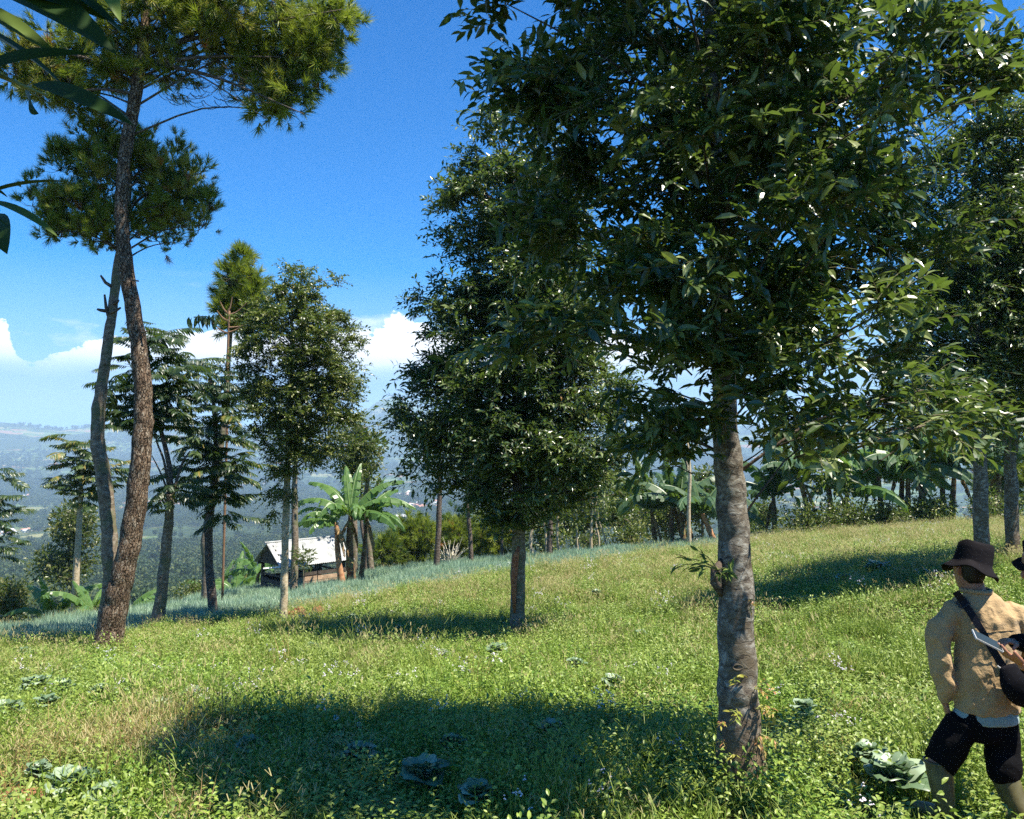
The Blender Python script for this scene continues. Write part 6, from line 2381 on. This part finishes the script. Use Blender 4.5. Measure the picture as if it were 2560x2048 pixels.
# shirt under the jacket
S_ = loft([(Pm(2076, 1517), .184, .128, UX, UY), (Pm(2076, 1500), .178, .126, UX, UY), (Pm(2076, 1480), .158, .110, UX, UY), (Pm(2075, 1460), .14, .10, UX, UY)], 32)
fuse([S_], "shirt", M_shirt, man, .009, 2, folds_fn(.006, 20, 3))
# shorts
SH = [loft([(Pm(2072, 1485), .155, .105, UX, UY), (Pm(2070, 1510), .168, .115, UX, UY), (Pm(2066, 1540), .165, .118, UX, UY), (Pm(2064, 1556), .13, .10, UX, UY)], 28),
      limb_loft([Pm(2030, 1515), Pm(2005, 1560, .02), kneeL + Vector((.02, 0, .0)), kneeL + Vector((.0, 0, -.03))], [.10, .105, .100, .092], 20, 16),
      limb_loft([Pm(2105, 1515), Pm(2112, 1575, -.02), kneeR + Vector((.0, 0, .02)), kneeR + Vector((.01, 0, -.035))], [.10, .095, .088, .080], 20, 16)]
fuse(SH, "shorts", M_black, man, .010, 2, folds_fn(.022, 18, 5))
# boots: shaft, foot, sole
for (kn, an, toe) in ((kneeL, ankL, Vector((-.09, .17, 0))), (kneeR, ankR, Vector((.03, .18, 0)))):
    topb = kn.lerp(an, .02)
    sh = limb_loft([topb, kn.lerp(an, .5), an + Vector((0, 0, .03)), an + Vector((0, 0, -.03))], [.076, .068, .054, .054], 20, 14)
    ft = limb_loft([an + Vector((-toe.x * .25, -.04, -.045)), an + toe * .45 + Vector((0, 0, -.05)), an + toe + Vector((0, 0, -.065))], [.045, .046, .038], 16, 10)
    o, _ = fuse([sh, ft], "boot", M_boot, man, .008, 3)
    b = MB()
    ring = [topb + Vector((.077 * math.cos(a), .077 * math.sin(a), 0)) for a in np.linspace(0, 2 * math.pi, 24)]
    b.tube(ring, .006, 6)
    b.build("boot_rim", M_boot, o, smooth=True)
# cross-body strap with slider, and the bag
bagt = thing("crossbody_bag", "black crossbody bag on a webbing strap over the tan jacket", "bag", on_back(2075, 1330))
ribbon([(2012, 1246), (2024, 1262), (2045, 1292), (2062, 1320), (2078, 1348), (2100, 1385), (2118, 1412)], .040, "strap", M_strap, bagt, .009, .003)
b = MB()
pa, pb_ = on_back(2022, 1262, .015), on_back(2033, 1276, .015)
dv = (pb_ - pa).normalized()
vw = (pa - Vector((0, 0, CZ))).normalized()
sd = dv.cross(vw).normalized()
cc = (pa + pb_) / 2
rm_ = np.stack([tuple(sd), tuple(dv), tuple(vw)], 1)
for (ox, oy, hx_, hy_) in ((-.026, 0, .004, .026), (.026, 0, .004, .026), (0, -.024, .026, .004), (0, .024, .026, .004), (0, 0, .024, .004)):
    b.box(np.array(tuple(cc)) + rm_ @ np.array([ox, oy, 0]), (hx_, hy_, .003), rm_)
b.build("slider", simple("black_plastic", (.03, .03, .035), .35, .5), bagt)
bag1 = limb_loft([Pm(2122, 1400, -.19), Pm(2135, 1430, -.20), Pm(2155, 1455, -.19), Pm(2190, 1470, -.14)], [.05, .085, .095, .07], 18, 14, .55)
fuse([bag1], "pouch", M_bag, bagt, .009, 3, folds_fn(.008, 16, 9))
b = MB()
for (x, y) in ((2100, 1402), (2108, 1410), (2118, 1420)):
    p = on_back(x, y, .02)
    b.tube([p, p + Vector((.018, -.004, -.014))], .004, 6)
b.build("buckle", M_metal, bagt)

# --- second person: only hat brim, hand and sleeve reach into the picture
Y2 = 4.35
g2 = foot(2700, Y2)
p2o = thing("person", "person in black jacket and black bucket hat holding up a phone at the right edge", "person", g2)
Q = lambda x, y, dy=0.0: d2(x, y, Y2 + dy)
h2, _r = head_loft(Q(2200, 1195, 0), math.radians(75), -.25)
wr = Q(2150, 1398, -.05)
body2 = h2 + [limb_loft([Q(2225, 1262), Q(2212, 1235), Q(2202, 1200)], [.062, .058, .055], 16, 8),
              loft([(Q(2270, 1600), .14, .1, UX, UY), (Q(2268, 1500), .14, .1, UX, UY), (Q(2265, 1400), .135, .095, UX, UY), (Q(2262, 1320), .15, .09, UX, UY), (Q(2258, 1275), .10, .07, UX, UY)], 20),
              limb_loft([Q(2225, 1600), Q(2220, 1750), Q(2225, 1900)], [.085, .055, .042], 16, 14), limb_loft([Q(2310, 1600), Q(2310, 1750), Q(2315, 1900)], [.085, .055, .042], 16, 14),
              limb_loft([Q(2235, 1300), Q(2225, 1340, -.02), Q(2215, 1420, -.04), wr], [.05, .045, .038, .027], 14, 16)]
fdir = (Q(2085, 1358, -.10) - wr)
hand2 = hand_loft(wr, fdir, Vector((-.25, .25, .9)), Vector((-.1, -1, .2)), 1.05, .38, .06, .5)
wr3 = Q(2140, 1352, .06)
hand2 += hand_loft(wr3, Q(2085, 1345, -.02) - wr3, Vector((0, -.2, -1)), Vector((-.1, -1, 0)), .95, .3)
fuse(body2 + hand2, "body", M_skin, p2o, .0055, 2)
bucket_hat(p2o, Q(2208, 1165, 0), math.radians(0), math.radians(-14), r=.106, brim=.066, h=.085, droop=.034, seed=2)
J2 = [limb_loft([Q(2280, 1300, .05), Q(2262, 1345, .1), Q(2200, 1362, .12), Q(2132, 1350, .05)], [.08, .075, .058, .042], 18, 20), loft([(Q(2270, 1570), .18, .13, UX, UY), (Q(2270, 1500), .18, .13, UX, UY), (Q(2268, 1400), .18, .13, UX, UY), (Q(2264, 1330), .20, .125, UX, UY), (Q(2262, 1290), .18, .105, UX, UY), (Q(2258, 1265), .10, .08, UX, UY), (Q(2255, 1250), .08, .07, UX, UY)], 28),
      limb_loft([Q(2240, 1300), Q(2226, 1345, -.02), Q(2215, 1415, -.04), wr.lerp(Q(2215, 1415, -.04), .12)], [.08, .075, .062, .046], 18, 20)]
fuse(J2, "jacket", M_black, p2o, .010, 4, folds_fn(.012, 20, 7))
T2 = [limb_loft([Q(2228, 1560), Q(2222, 1750), Q(2226, 1900)], [.10, .08, .065], 18, 14), limb_loft([Q(2312, 1560), Q(2312, 1750), Q(2316, 1900)], [.10, .08, .065], 18, 14)]
fuse(T2, "trousers", M_black, p2o, .011, 3)
# phone in the hand
ph = thing("phone", "dark phone with bright metal edge held over the tan jacket", "phone", Q(2078, 1345, -.09))
pa, pb_ = Q(2046, 1333, -.10), Q(2112, 1366, -.10)
dv = (pb_ - pa).normalized()
nn = Vector((.25, -.45, .85)).normalized()
nn = (nn - dv * nn.dot(dv)).normalized()
sd = dv.cross(nn).normalized()
rm_ = np.stack([tuple(dv), tuple(sd), tuple(nn)], 1)
cc = np.array(tuple((pa + pb_) / 2))
b = MB()
b.box(cc, (.075, .036, .004), rm_)
b.build("case", M_metal, ph)
b = MB()
b.box(cc + rm_ @ np.array([0, 0, .0046]), (.071, .033, .0008), rm_)
b.build("screen", M_glass, ph)

# ------------------------------------------------------------------ haze over the valley
hzo = MB()
top = CZ + 330.0
bot = ZMIN - 1.0
hzo.box((0, 0, (top + bot) / 2), (9000, 9000, (top - bot) / 2))


def m_haze(t, out):
    v = t.n("ShaderNodeVolumePrincipled")
    v.inputs["Color"].default_value = (.52, .74, 1.0, 1)
    v.inputs["Density"].default_value = HAZE_DENSITY
    v.inputs["Anisotropy"].default_value = 0.0
    t.l(v.outputs[0], out.inputs["Volume"])


o = hzo.build("haze", mat("haze_air", m_haze))
tag(o, "pale blue haze filling the valley air", kind="stuff")
print("zmax", ZMAX)
